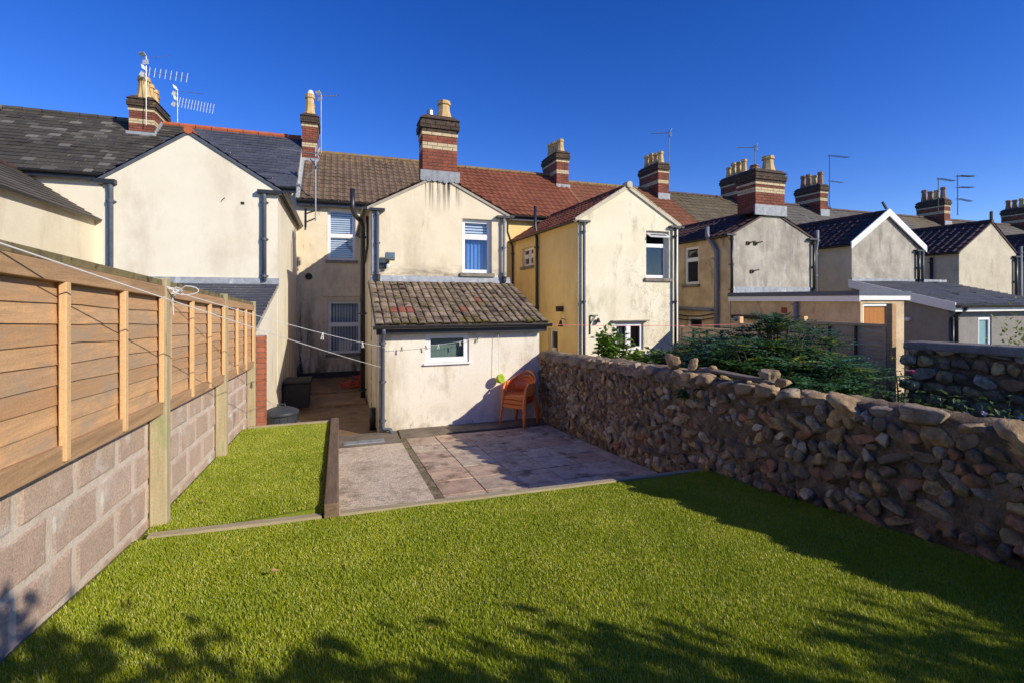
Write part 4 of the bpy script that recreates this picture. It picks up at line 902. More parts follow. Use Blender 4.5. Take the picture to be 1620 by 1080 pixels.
h, rf = house('farthest house of the row at the right edge of the view', 34.4, 46, 36.3, 39.5, 4.9, 7.05, 4.0, 5.1, render_grey, None, tile_grey, tile_dark, 'flat', 'roman', tw=.32, te=.3)
ridge_tiles(rf, 34.4, 46, 7.07, tile_dark); stack(h, 40.3, 6.8, 8.0, ph=.6, pm=pot_red)

# ------------------------------------------------------------------ stone walls
def wall_top(y):
    pts = [(-3, 1.66), (1.64, 1.60), (2.88, 1.55), (4.08, 1.52), (5.6, 1.48), (7.2, 1.40), (8.9, 1.33)]
    for (a, b), (c_, d) in zip(pts, pts[1:]):
        if a <= y <= c_: return b + (d - b) * (y - a) / (c_ - a)
    return pts[-1][1]
def wall_base(y): return z_lawn(3.7, y) if y < 4.25 else z_patio(y)
swl = thing('stone_wall', 'long rubble stone garden wall in shade along the right side', 'wall', (3.9, 4.5, .6))
m = MB(); vs = []; fs = []; ny_ = 260; prof_n = 16
for i in range(ny_ + 1):
    y = -3 + (OB - .003 + 3) * i / ny_; zt_ = wall_top(y); zb0 = wall_base(y) - .3
    ring = [(3.735, zb0 + (zt_ - zb0) * k / 27) for k in range(28)] + [(3.80, zt_ + .03), (3.90, zt_ + .045), (4.0, zt_ + .03)] + [(4.06, zt_ - .02), (4.08, (zt_ + zb0) / 2), (4.1, 0)]
    for k, (x, z) in enumerate(ring):
        p = Vector((x, y, z)); d = .030 * mnoise.noise(p * 4) + .030 * mnoise.noise(p * 11) + .05 * mnoise.noise(Vector((y * .9, 1, k * .01)))*(1 if k > 26 else .2)
        vs.append((x + d * (1 if k < 28 else .3), y, z + (d if k >= 27 else 0)))
for i in range(ny_):
    for k in range(len(ring) - 1): fs.append((i * len(ring) + k, (i + 1) * len(ring) + k, (i + 1) * len(ring) + k + 1, i * len(ring) + k + 1))
m.add(vs, fs); m.build('mortar', mortar_dark, swl, smooth=True)
# cement cap on the stretch nearest the house
m = MB(); vs = []; fs = []; n_ = 130
for i in range(n_ + 1):
    y = 4.3 + (OB - .01 - 4.3) * i / n_; zt_ = wall_top(y) + .035 + .03 * mnoise.noise(Vector((y * 1.7, 3, 7)))
    prof = [(3.70, -.10), (3.715, -.01), (3.77, .035), (3.88, .06), (4.0, .05), (4.08, .0), (4.1, -.1)]
    for k, (x, dz) in enumerate(prof):
        q = mnoise.noise(Vector((x * 9, y * 6, k))); q2 = mnoise.noise(Vector((x * 3, y * 14, k * 2))); vs.append((x + .016 * q, y, zt_ - .015 + dz + .024 * q + .016 * q2))
for i in range(n_):
    for k in range(6): fs.append((i * 7 + k, (i + 1) * 7 + k, (i + 1) * 7 + k + 1, i * 7 + k + 1))
m.add(vs, fs); m.build('cement_cap', capstone_m, swl, smooth=True)
SM = [lumpy_mesh('stone', s, stone_m, 3, .38) for s in range(12)]
CM = [lumpy_mesh('coping_stone', 40 + s, cope_m, 3, .45) for s in range(8)]
r3 = random.Random(11); stones = []
y = .2
zrow = 0
for col_i in range(1): pass
z_off = 0.0
while z_off < 1.5:
    rh = r3.uniform(.065, .11)
    y = .3 + r3.uniform(0, .15)
    while y < OB - .06:
        big = r3.random()
        wd = r3.uniform(.05, .12) if big < .74 else r3.uniform(.12, .22)
        yc = y + wd / 2; z = wall_base(yc) + .02 + z_off + rh / 2 + r3.uniform(-.045, .045)
        if z < wall_top(yc) - .045:
            if r3.random() < .90: stones.append((yc, z, wd, rh * r3.uniform(.8, 1.25)))
        y += wd + r3.uniform(.002, .02)
    z_off += rh
seen_st = sorted([s_ for s_ in stones if s_[0] > 1.3], key=lambda s_: -(s_[2] * s_[3]) / (s_[0] + 1.3) ** 2)
solo = set(seen_st[:290]); rest = [s_ for s_ in stones if s_ not in solo]
for (yc, z, wd, rh) in seen_st[:290]:
    brick_ = yc > 7.2 and r3.random() < .4
    me = SM[r3.randrange(12)]
    inst('stone', me, swl, (3.742 - (.012 if yc < 3.4 else 0) + r3.uniform(-.014, .014), yc, z), (r3.uniform(-.7, .7), r3.uniform(-.25, .25), r3.uniform(-.25, .25)), (r3.uniform(.035, .060), wd * .60, rh * .60))
m = MB()
for (yc, z, wd, rh) in rest:
    bm = lumpy(r3.random() * 50, 1, .3); M4 = Matrix.Translation((3.742 - (.012 if yc < 3.4 else 0) + r3.uniform(-.012, .012), yc, z)) @ Matrix.Rotation(r3.uniform(-.7, .7), 4, 'X') @ Matrix.Diagonal((r3.uniform(.035, .055), wd * .60, rh * .60, 1))
    m.add([M4 @ v.co for v in bm.verts], [[v.index for v in f.verts] for f in bm.faces]); bm.free()
m.build('small_stones', stone_i, swl, smooth=True, kind='stuff')
# coping boulders
y = .5
while y < 4.35:
    wd = r3.uniform(.16, .34)
    inst('coping_stone', CM[r3.randrange(8)], swl, (3.80 + r3.uniform(-.02, .03), y + wd / 2, wall_top(y) + .005 + r3.uniform(-.02, .015)), (r3.uniform(-.2, .2), r3.uniform(-.2, .2), r3.uniform(-.3, .3)), (r3.uniform(.10, .14), wd * .5, r3.uniform(.055, .082)))
    if r3.random() < .7: inst('coping_stone', CM[r3.randrange(8)], swl, (3.99, y + wd / 2, wall_top(y) + .0), (0, 0, r3.uniform(0, 3)), (.10, wd * .42, .06))
    y += wd + r3.uniform(.005, .04)
y = 4.4
while y < 7.0:
    wd = r3.uniform(.10, .24)
    inst('coping_stone', CM[r3.randrange(8)], swl, (3.765 + r3.uniform(-.015, .02), y + wd / 2, wall_top(y) + .02 + r3.uniform(-.02, .01)), (r3.uniform(-.15, .15), r3.uniform(-.15, .15), r3.uniform(-.2, .2)), (r3.uniform(.07, .10), wd * .5, r3.uniform(.05, .075))); y += wd + r3.uniform(.0, .10)
# loose stones and a board on top
LM = [lumpy_mesh('loose_stone', 80 + s, cope_m, 3, .5) for s in range(5)]
loose = [(3.85, 4.92, 1.64, .10, 'largest ochre loose stone on the wall, left end of the loose row'), (3.92, 4.66, 1.65, .08, 'rugged loose stone next to the largest one on the wall'), (3.98, 4.40, 1.63, .055, 'small reddish loose stone on the wall beside the old board'), (3.95, 3.62, 1.66, .075, 'pale loose stone resting at the right end of the old board'), (3.90, 3.42, 1.64, .06, 'small flat loose stone right of the old board')]
for i, (x, y, z, s_, lb) in enumerate(loose):
    o = inst('loose_stone', LM[i], None, (x, y, z), (r3.uniform(-.3, .3), r3.uniform(-.3, .3), r3.uniform(0, 3)), (s_ * .9, s_ * 1.2, s_ * .85)); o['label'] = lb; o['category'] = 'stone'; o['group'] = 'loose stones on the garden wall'
m = MB(); m.hexa([(3.84, 3.50, 1.605), (3.96, 3.50, 1.605), (4.02, 4.55, 1.60), (3.90, 4.55, 1.60), (3.84, 3.50, 1.635), (3.96, 3.50, 1.635), (4.02, 4.55, 1.63), (3.90, 4.55, 1.63)]); m.build('old_board', ledge_m, bevel=.004, label='grey weathered board lying on top of the stone wall', cat='board')

# far stone wall beyond the shrub
sw2 = thing('stone_wall', 'dark boulder wall with flat coping beyond the big shrub', 'wall', (8.7, 3.8, .4))
m = MB(); m.box(8.60, 8.90, 1.2, 5.20, .2, 1.70); m.build('mortar', mortar_dark, sw2)
m = MB(); m.hexa([(8.50, 1.2, 1.68), (8.95, 1.2, 1.68), (8.95, 5.24, 1.62), (8.50, 5.24, 1.62), (8.52, 1.2, 1.84), (8.95, 1.2, 1.84), (8.95, 5.24, 1.745), (8.52, 5.24, 1.745)]); m.build('coping', cement_m, sw2, bevel=.03)
z_off = 0
while z_off < 1.1:
    rh = r3.uniform(.15, .22); y = 1.3
    while y < 5.15:
        wd = r3.uniform(.14, .34); inst('stone', SM[r3.randrange(12)], sw2, (8.585 + r3.uniform(-.02, .02), y + wd / 2, .55 + z_off + rh / 2), (r3.uniform(-.3, .3), 0, 0), (.085, wd * .5, rh * .5)); y += wd + r3.uniform(.0, .03)
    z_off += rh

# ------------------------------------------------------------------ neighbour's fence
nf = thing('lap_fence', 'low pinkish lap panel fence between the cream and grey houses', 'fence', (8.55, 8, .6))
fpost = [10.66, 8.62, 7.02, 5.43]
ftop = lambda y: 1.68 + .073 * (10.69 - y)
for i in range(3):
    ya, yb = fpost[i + 1] + .05, fpost[i] - .05; zt0 = ftop((ya + yb) / 2) - (.0 if i else .03); mat = fence_pink if i < 1 else (fence_pink if i == 1 else fence_brown)
    m = MB(); m.box(8.51, 8.57, ya, yb, zt0 - .05, zt0); pn = m.build('fence_panel', mat, nf)
    k = 0; z = zt0 - .05
    while z > .62:
        m = MB(); m.hexa([(8.525, ya, z - .115), (8.535, ya, z - .115), (8.535, yb, z - .115), (8.525, yb, z - .115), (8.545, ya, z + .005), (8.552, ya, z + .005), (8.552, yb, z + .005), (8.545, yb, z + .005)]); m.build('slat', mat, pn); z -= .105
    for q in range(5 if i == 0 else 4):
        nq = 4 if i == 0 else 3; y = ya + .02 + (yb - ya - .04) * q / nq
        m = MB(); m.box(8.495, 8.526, y - .018, y + .018, .6, zt0 - .05); m.build('batten', cap_m if q not in (0, nq) else mat, pn)
for i, y in enumerate(fpost[1:]):
    m = MB(); tall = (.20, .14, .42)[i]; m.box(8.50, 8.60, y - .045, y + .045, .4, ftop(y) + (tall if i < 2 else .28)); m.build('post', rail_m if i == 2 else batten_m, nf, bevel=.004)
m = MB(); m.lathe((8.5, 8.70, 1.97), [(0, -.05), (.05, -.04), (.06, 0), (.05, .05), (0, .06)], 10); m.build('float_ball', grey_pl, label='small blue grey ball fixed on the tall fence post', cat='ball')

# ------------------------------------------------------------------ small things by the house
def chair(loc, rz, label):
    t = thing('plastic_chair', label, 'chair', loc, 'stacked plastic chairs', rz)
    m = MB(); n = 8; vs = []; fs = []
    for i in range(n + 1):
        for j in range(n + 1):
            x = -.22 + .44 * i / n; y = -.22 + .42 * j / n; dip = -.022 * math.cos(x / .22 * 1.4) * math.cos((y + .01) / .21 * 1.4)
            edge = -.03 if j == 0 else 0
            vs.append((x * (1 - .12 * j / n), y, .43 + dip + edge))
    for i in range(n):
        for j in range(n): fs.append((i * (n + 1) + j, (i + 1) * (n + 1) + j, (i + 1) * (n + 1) + j + 1, i * (n + 1) + j + 1))
    m.add(vs, fs); o = m.build('seat', orange_pl, t, smooth=True, local=True); s_ = o.modifiers.new('s', 'SOLIDIFY'); s_.thickness = .012; s_.offset = -1
    m = MB(); m.box(-.22, .22, -.228, -.214, .345, .405); m.build('apron', orange_pl, t, bevel=.005, local=True)
    # arms and top rail sweep round in one band
    def arc(a):   # a from -1 (right arm front) to 1 (left arm front)
        th = a * R(128); x = math.sin(th) * .275; y = math.cos(th) * .235 + .03; return x, y
    m = MB(); vs = []; fs = []; n = 32
    for i in range(n + 1):
        a = -1 + 2 * i / n; x, y = arc(a); back = max(0, 1 - abs(a) / .72); sm_ = back * back * (3 - 2 * back)
        top = .635 + .185 * sm_; wdt = .045 + .022 * (1 - sm_)
        nx, ny = Vector((x, y - .03)).normalized()
        vs += [(x + nx * .012, y + ny * .012 + .05 * sm_, top), (x + nx * .016, y + ny * .016 + .05 * sm_, top - wdt), (x - nx * .02, y - ny * .02 + .045 * sm_, top - wdt + .004), (x - nx * .022, y - ny * .022 + .045 * sm_, top + .002)]
    for i in range(n):
        for q in range(4): fs.append((i * 4 + q, i * 4 + 4 + q, i * 4 + 4 + (q + 1) % 4, i * 4 + (q + 1) % 4))
    fs += [(0, 1, 2, 3), tuple(n * 4 + q for q in (3, 2, 1, 0))]
    m.add(vs, fs); m.build('arm_rail', orange_pl, t, smooth=True, bevel=.004, local=True)
    m = MB(); vs = []; fs = []; n = 18
    for i in range(n + 1):
        a = -.50 + 1.0 * i / n; x, y = arc(a); sm_ = max(0, 1 - abs(a) / .72); sm_ = sm_ * sm_ * (3 - 2 * sm_)
        for f, z in ((0, .42), (.5, .56), (1, .60 + .13 * sm_)): vs.append((x * (.80 + .2 * f), (y - .03) * (.82 + .18 * f) + .03 + .04 * sm_ * f, z))
    for i in range(n):
        for q in range(2): fs.append((i * 3 + q, i * 3 + 3 + q, i * 3 + 4 + q, i * 3 + 1 + q))
    m.add(vs, fs); o = m.build('backrest', orange_pl, t, smooth=True, local=True); s_ = o.modifiers.new('s', 'SOLIDIFY'); s_.thickness = .01
    for sx in (-1, 1):
        m = MB(); m.tube([(sx * .262, -.115, .62), (sx * .245, -.20, .55), (sx * .232, -.212, .42), (sx * .245, -.235, .2), (sx * .262, -.262, .005)], [.022, .026, .03, .024, .018], 8); m.build('leg', orange_pl, t, smooth=True, local=True)
        m = MB(); m.tube([(sx * .185, .20, .45), (sx * .21, .235, .25), (sx * .24, .285, .005)], [.03, .025, .018], 8); m.build('leg', orange_pl, t, smooth=True, local=True)
    return t
for k, lb in enumerate(('orange plastic armchair at the bottom of the stack by the stone wall', 'orange plastic armchair in the middle of the stack by the stone wall', 'orange plastic armchair on top of the stack by the stone wall')):
    chair((3.17 + .012 * k, 8.48, .095 + .078 * k), R(-52), lb)

# dustbin, storage box, netting
t = thing('dustbin', 'dark grey plastic dustbin with a lid behind the grass strip', 'dustbin', (-.86, 8.62, .012))
m = MB(); m.lathe((-.86, 8.62, .012), [(0, 0), (.185, 0), (.19, .02), (.225, .56), (.24, .565), (.24, .60), (.22, .60)], 24); m.build('body', bin_m, t, smooth=False)
for a in range(12):
    an = a * math.pi / 6; m = MB(); m.tube([(-.86 + .190 * math.cos(an), 8.62 + .190 * math.sin(an), .05), (-.86 + .223 * math.cos(an), 8.62 + .223 * math.sin(an), .55)], .008, 5); m.build('rib', bin_m, t)
m = MB(); m.lathe((-.86, 8.62, .615), [(.262, -.03), (.265, 0), (.25, .02), (.16, .06), (.05, .08), (0, .08)], 24); ld = m.build('lid', bin_m, t, smooth=True)
m = MB(); m.tube([(-.92, 8.62, .69), (-.91, 8.62, .735), (-.81, 8.62, .735), (-.80, 8.62, .69)], .014, 8); m.build('handle', bin_m, ld)
for sx in (-1, 1):
    m = MB(); m.tube([(-.86 + sx * .225, 8.55, .46), (-.86 + sx * .285, 8.55, .47), (-.86 + sx * .285, 8.69, .47), (-.86 + sx * .225, 8.69, .46)], .012, 6); m.build('handle', bin_m, t)
t = thing('storage_box', 'black plastic storage box in the shaded yard corner', 'box', (-.83, 11.75, .07))
m = MB(); m.hexa([(-1.07, 11.45, .07), (-.60, 11.45, .07), (-.60, 12.05, .07), (-1.07, 12.05, .07), (-1.09, 11.43, .60), (-.57, 11.43, .60), (-.57, 12.07, .60), (-1.09, 12.07, .60)]); m.build('body', box_m, t, bevel=.02)
m = MB(); m.box(-1.11, -.55, 11.40, 12.09, .602, .67); m.build('lid', box_m, t, bevel=.02)
m = MB(); rr = random.Random(5)
for k in range(16):
    p = Vector((.40 + rr.uniform(-.25, .12), 13.6 + rr.uniform(-.3, .3), .12)); pts = []
    for q in range(9): pts.append((p.x + .16 * math.sin(q * .9 + k), p.y + .14 * math.cos(q * 1.1 + k * 2), .11 + .09 * abs(math.sin(q * .8 + k)) + .012 * k * (1 if p.x > .38 else .2)))
    m.tube(pts, .012, 5)
m.build('garden_netting', net_m, label='tangle of red plastic netting heaped beside the black soil pipe', cat='netting')
m = MB()
for k in range(6): m.tube([(.50 + .03 * math.sin(k), 13.4, .12), (.54 + .02 * k % .05, 13.42, .35), (.56, 13.45 + .02 * k, .55 - .03 * k)], .011, 5)
m.build('hanging_netting', net_m, label='red netting strands hung on the wall beside the soil pipe', cat='netting')

# floodlight on the gable
t = thing('floodlight', 'small grey floodlight with sensor on the stained gable', 'lamp', (1.0, G, 3.2))
m = MB(); m.hexa([(.94, G - .24, 3.27), (1.14, G - .24, 3.27), (1.14, G - .12, 3.24), (.94, G - .12, 3.24), (.94, G - .21, 3.42), (1.14, G - .21, 3.42), (1.14, G - .09, 3.38), (.94, G - .09, 3.38)]); m.build('head', grey_pl, t, bevel=.01)
m = MB(); m.box(.955, 1.125, G - .252, G - .24, 3.285, 3.405); m.build('lens', glass_d, t)
m = MB(); m.tube([(1.04, G - .12, 3.28), (.99, G - .08, 3.20), (.92, G, 3.16)], .02, 8); m.box(.82, .98, G - .04, G, 3.08, 3.20); m.build('arm', black_pl, t)
m = MB(); m.lathe((1.0, G - .12, 3.13), [(0, -.04), (.035, -.03), (.04, .02), (0, .05)], 10); m.build('sensor', white_paint, t)
# lime pot hung on the outbuilding
t = thing('hanging_pot', 'lime green plastic pot hanging on a cord against the outbuilding', 'pot', (2.86, OB - .12, .9))
m = MB(); m.lathe((0, 0, 0), [(0, -.07), (.05, -.065), (.085, .0), (.09, .06), (.082, .06), (.075, .0), (0, -.05)], 16); o = put('bowl', m.mesh('bowl', lime_m, True), t); o.matrix_basis = Matrix.Translation((2.87, OB - .14, .92)) @ Matrix.Rotation(R(65), 4, 'X') @ Matrix.Rotation(R(30), 4, 'Y'); o.matrix_parent_inverse = Matrix.Translation(-t.location)
m = MB(); m.tube([(2.86, OB - .13, .98), (2.855, OB - .10, 1.74)], .004, 5); m.tube([(2.855, OB - .10, 1.74), (2.855, OB, 1.76)], .008, 5); m.build('cord', rope_m, t)
# ironwork and lamp on the yellow house
t = thing('bell_bracket', 'iron bracket with a small bell on the pale cream gable', 'bracket', (5.95, G, 1.9))
m = MB(); m.tube([(5.92, G - .02, 1.55), (5.92, G - .02, 2.02)], .012, 6); m.tube([(5.92, G - .02, 2.02), (6.12, G - .06, 2.02)], .012, 6); m.tube([(5.92, G - .02, 1.8), (6.06, G - .05, 2.0)], .01, 6); m.build('bracket', iron_m, t)
m = MB(); m.lathe((6.12, G - .07, 1.86), [(.06, -.02), (.05, .02), (.03, .08), (0, .1)], 10); m.build('bell', iron_m, t)
t = thing('wall_lantern', 'small dark lantern on the shaded ochre side of the cream house', 'lamp', (5.6, 11.7, 1.9))
m = MB(); m.box(5.44, 5.58, 11.62, 11.78, 2.10, 2.24); m.build('box', black_pl, t); m = MB(); m.tube([(5.58, 11.5, 1.9), (5.46, 11.5, 1.92)], .012, 6); m.lathe((5.45, 11.5, 1.72), [(.08, 0), (.05, .05), (.02, .16)], 10); m.build('shade', iron_m, t)
for i, (x, lb) in enumerate(((5.32, 'upright wooden broom handle leaning by the ochre wall'), (5.5, 'tilted dark tool handle leaning by the ochre wall'))):
    m = MB(); m.tube([(x - .1 * i, 11.6, .0), (x - .1 + .02 * i, 11.65, 1.45)], .016, 6); m.build('tool_handle', batten_m if i == 0 else iron_m, label=lb, cat='handle')

# washing lines and pegs
def line(name, mat, a, b, sag, label, r=.004):
    a, b = Vector(a), Vector(b); m = MB(); pts = []
    for i in range(25): f = i / 24; p = a.lerp(b, f); p.z -= sag * 4 * f * (1 - f); pts.append(p)
    m.tube(pts, r, 6); m.build(name, mat, label=label, cat='line'); return lambda f: a.lerp(b, f) - Vector((0, 0, sag * 4 * f * (1 - f)))
lA = line('washing_line', rope_m, (-1.06, 2.05, 2.595), (.70, 8.76, 1.24), .02, 'long white washing line running above the fence to the downpipe, lower one', .003)
lB = line('washing_line', rope_m, (-1.05, 3.87, 2.46), (.70, 8.76, 1.60), .03, 'white washing line tied at the tall post, upper one', .003)
lC = line('washing_line', rope_m, (.72, 8.75, 1.58), (2.85, OB - .02, 1.76), .07, 'thin white line strung across the small outbuilding window', .003)
line('washing_line', rope_pink, (3.86, 8.6, 1.93), (8.5, 8.62, 1.86), .03, 'pink washing line strung over the neighbouring garden', .005)
m = MB(); rr = random.Random(3); pts = [(-1.05 + .05 * math.sin(q * 1.1), 3.87 + .07 * math.cos(q * 1.1), 2.44 + .012 * (q % 5)) for q in range(14)] + [(-.96 + .075 * math.cos(q * .5 + 2.4), 3.80, 2.465 + .03 * math.sin(q * .5 + 2.4)) for q in range(12)] + [(-1.045, 3.84, 2.42), (-1.046, 3.86, 2.30)]
m.tube(pts, .0035, 6); m.build('rope_knot', rope_m, label='white rope knot tied round the head of the tall fence post', cat='rope')
def peg(p, mat, label, tilt=0):
    t = thing('clothes_peg', label, 'peg', p, 'clothes pegs on the lines')
    for sx in (-1, 1):
        m = MB(); m.hexa([(sx * .002 - .004, -.005, .012), (sx * .002 + .004, -.005, .012), (sx * .002 + .004, .005, .012), (sx * .002 - .004, .005, .012), (sx * .013 - .005, -.005, -.075), (sx * .013 + .005, -.005, -.075), (sx * .013 + .005, .005, -.075), (sx * .013 - .005, .005, -.075)]); m.build('jaw', mat, t, local=True)
    m = MB(); m.tube([(-.012, 0, -.03), (.012, 0, -.03)], .006, 6); m.build('spring', metal_m, t, local=True)
    t.rotation_euler = (0, tilt, R(-15))
peg(lB(.50), white_paint, 'white peg halfway along the upper washing line', .1); peg(lB(.80), white_paint, 'white peg on the upper washing line near the window', -.1)
for f, tl_, lb in ((.16, .1, 'first peg from the downpipe on the thin wall line'), (.36, -.2, 'peg left of the small window on the thin line'), (.47, .05, 'peg before the left half of the small window'), (.66, -.1, 'peg before the right half of the small window'), (.82, .25, 'last peg on the thin line, near the hanging cord')):
    peg(lC(f), pegd_m if f in (.16, .36, .82) else white_paint, lb, tl_)

# ------------------------------------------------------------------ aerials
def aerial(label, base, h, arms, r=.016, mat=None, group='roof aerials'):
    mat = mat or metal_m; t = thing('tv_aerial', label, 'aerial', base, group); b = Vector(base)
    m = MB(); m.tube([b, b + Vector((0, 0, h))], r, 6); m.build('mast', mat, t)
    for (dz, az, el, L, n, el_len, refl) in arms:
        d = Vector((math.cos(az) * math.cos(el), math.sin(az) * math.cos(el), math.sin(el))); o = b + Vector((0, 0, dz)); s_ = d.cross(Vector((0, 0, 1))).normalized(); up = s_.cross(d)
        m = MB(); m.tube([o - d * .12, o + d * L], r * .75, 6); bo = m.build('boom', mat, t)
        m = MB()
        for i in range(n):
            q = o + d * (L * (i + .6) / n); ax_ = s_ if refl != 'v' else up
            m.tube([q - ax_ * el_len / 2, q + ax_ * el_len / 2], r * (.42 if refl != 'v' else .8), 5)
        if n: m.build('elements', white_paint if refl == 'v' else mat, bo, kind='stuff')
        if refl in (True, 'v'):
            m = MB()
            for sg in (-1, 1):
                c_ = o - d * .06; a1 = up * sg * .04; m.add([c_ + a1 - s_ * .10, c_ + a1 + s_ * .10, c_ + up * sg * .16 - d * .05 + s_ * .10, c_ + up * sg * .16 - d * .05 - s_ * .10], [(0, 1, 2, 3)])
            o2 = m.build('reflector', white_paint if mat is metal_m else mat, bo); sd_ = o2.modifiers.new('s', 'SOLIDIFY'); sd_.thickness = .01
    return t
aerial('tall mast with a long yagi aerial beside the far left chimney', (-5.38, 17.3, 7.6), 2.05, [(2.0, R(60), R(30), .9, 5, .3, True), (1.6, R(-20), R(-9), 1.3, 8, .28, 'v')], r=.009)
aerial('lower mast with a toothed yagi aerial right of the left chimney', (-4.85, 18.3, 7.9), 1.25, [(1.2, R(-15), R(-5), .8, 3, .12, True), (.85, R(-15), R(-10), 1.15, 12, .32, 'v')], r=.009)
aerial('dark mast aerial behind the tall narrow chimney', (-.55, 17.8, 7.4), 2.0, [(1.95, R(40), R(20), .75, 6, .25, True)])
aerial('pale aerial pole fixed to the wall beside the upper window', (-.62, MW - .35, 4.7), 2.15, [(1.95, R(180), R(3), 1.0, 6, .12, True), (1.6, R(120), R(40), .4, 0, .2, None), (1.5, R(200), R(-45), .4, 0, .2, None)], r=.022)
m = MB(); m.tube([(-.62, MW - .35, 4.78), (-.9, MW, 4.70)], .02, 6); m.tube([(-.62, MW - .35, 5.0), (-.9, MW, 4.95)], .02, 6); m.tube([(-.9, MW - .01, 4.55), (-.9, MW - .01, 5.1)], .025, 6); m.build('pole_bracket', dmetal_m, mid)
aerial('pale aerial pointing left above the third chimney', (13.52, 17.6, 7.2), 2.6, [(2.45, R(150), R(2), .75, 0, .2, True)], r=.024)
aerial('pale aerial pointing left behind the big gable chimney', (17.6, 16.9, 6.6), 2.75, [(2.65, R(150), R(2), .75, 0, .2, True)], r=.024)
aerial('thin dark aerial on the white bargeboard house chimney', (22.9, 17.4, 7.0), 2.6, [(2.55, R(10), R(5), 1.8, 10, .3, None), (1.3, R(10), R(2), 1.2, 5, .25, None)], r=.018, mat=dmetal_m)
aerial('thin dark aerial left of the far chimney', (31.4, 17.5, 7.2), 2.0, [(1.95, R(10), R(3), 2.1, 10, .3, None)], r=.022, mat=dmetal_m)
aerial('thin dark three armed aerial right of the far chimney', (33.1, 17.5, 7.2), 2.3, [(2.25, R(10), R(6), 2.2, 10, .35, None), (1.6, R(10), R(6), 2.1, 8, .35, None), (.95, R(10), R(1), 1.9, 8, .3, None)], r=.024, mat=dmetal_m)
aerial('aerial tip showing at the far left edge', (-10.6, 17.4, 7.4), 1.6, [(1.5, R(-15), R(-8), 2.0, 4, .3, True)])

# ------------------------------------------------------------------ plants
def leaf(m, p, d, n, L, W, fold=.25):
    d = d.normalized(); s_ = d.cross(n)
    if s_.length < 1e-4: s_ = d.cross(Vector((1, 0, .3)))
    s_.normalize(); n = s_.cross(d).normalized()
    a = p; b = p + d * L * .45 + s_ * W / 2 + n * fold * W * .5; c_ = p + d * L - n * .12 * L; e = p + d * L * .45 - s_ * W / 2 + n * fold * W * .5; mid_ = p + d * L * .5
    m.add([a, b, c_, e, mid_], [(0, 1, 4), (1, 2, 4), (2, 3, 4), (3, 0, 4)])
def rv(r_): return Vector((r_.gauss(0, 1), r_.gauss(0, 1), r_.gauss(0, 1))).normalized()
def mahonia(label, base, spread, hgt, stems, seed, L=.42):
    r_ = random.Random(seed); t = thing('shrub', label, 'shrub', base); mt, md, mn = MB(), MB(), MB(); b = Vector(base)
    for s_ in range(stems):
        a = r_.uniform(0, 6.28); q = math.sqrt(r_.random()); top = b + Vector((math.cos(a) * spread[0] * q, math.sin(a) * spread[1] * q, hgt * (1 - .5 * q * q) * r_.uniform(.55, 1.08)))
        root = b + Vector((math.cos(a) * spread[0] * q * .4, math.sin(a) * spread[1] * q * .4, 0)); mid_ = root.lerp(top, .5) + Vector((0, 0, .1)); mt.tube([root, mid_, top], [.022, .016, .010], 6)
        for tier in range(3):
            c_ = top.lerp(root, tier * .2)
            for f in range(8):
                az = f * .785 + r_.uniform(-.3, .3) + tier * .4; el = r_.uniform(.15, .75) - tier * .28; d = Vector((math.cos(az) * math.cos(el), math.sin(az) * math.cos(el), math.sin(el))); side = d.cross(Vector((0, 0, 1))).normalized(); Lf = L * r_.uniform(.75, 1.1)
                mm = mn if (tier == 0 and r_.random() < .13) else md; npair = 7
                for k in range(1, npair + 1):
                    u = k / npair; p = c_ + d * Lf * u - Vector((0, 0, .14 * Lf * u * u * 2)); ll = .105 * (1.25 - .5 * u) * L / .42
                    for sg in (-1, 1): leaf(mm, p, side * sg + d * .45 + Vector((0, 0, .12)), Vector((0, 0, 1)) + rv(r_) * .25, ll * r_.uniform(.85, 1.15), ll * .46)
                leaf(mm, c_ + d * Lf - Vector((0, 0, .28 * Lf)) * 1.0, d, Vector((0, 0, 1)), .07, .03)
    mt.build('stem', bark_m, t); md.build('foliage', leaf_dark, t, kind='stuff'); mn.build('young_foliage', leaf_new, t, kind='stuff')
mahonia('large dark spiny leaved shrub behind the stone wall', (6.25, 5.75, .55), (1.65, 1.45), 1.42, 95, 21)
mahonia('smaller dark shrub left of the large one, before the pink fence', (6.9, 7.7, .55), (.9, .8), 1.15, 26, 22)
mahonia('tall thin shoot of the spiny shrub rising before the far fence', (7.4, 6.5, .9), (.4, .4), 1.45, 6, 23, .3)
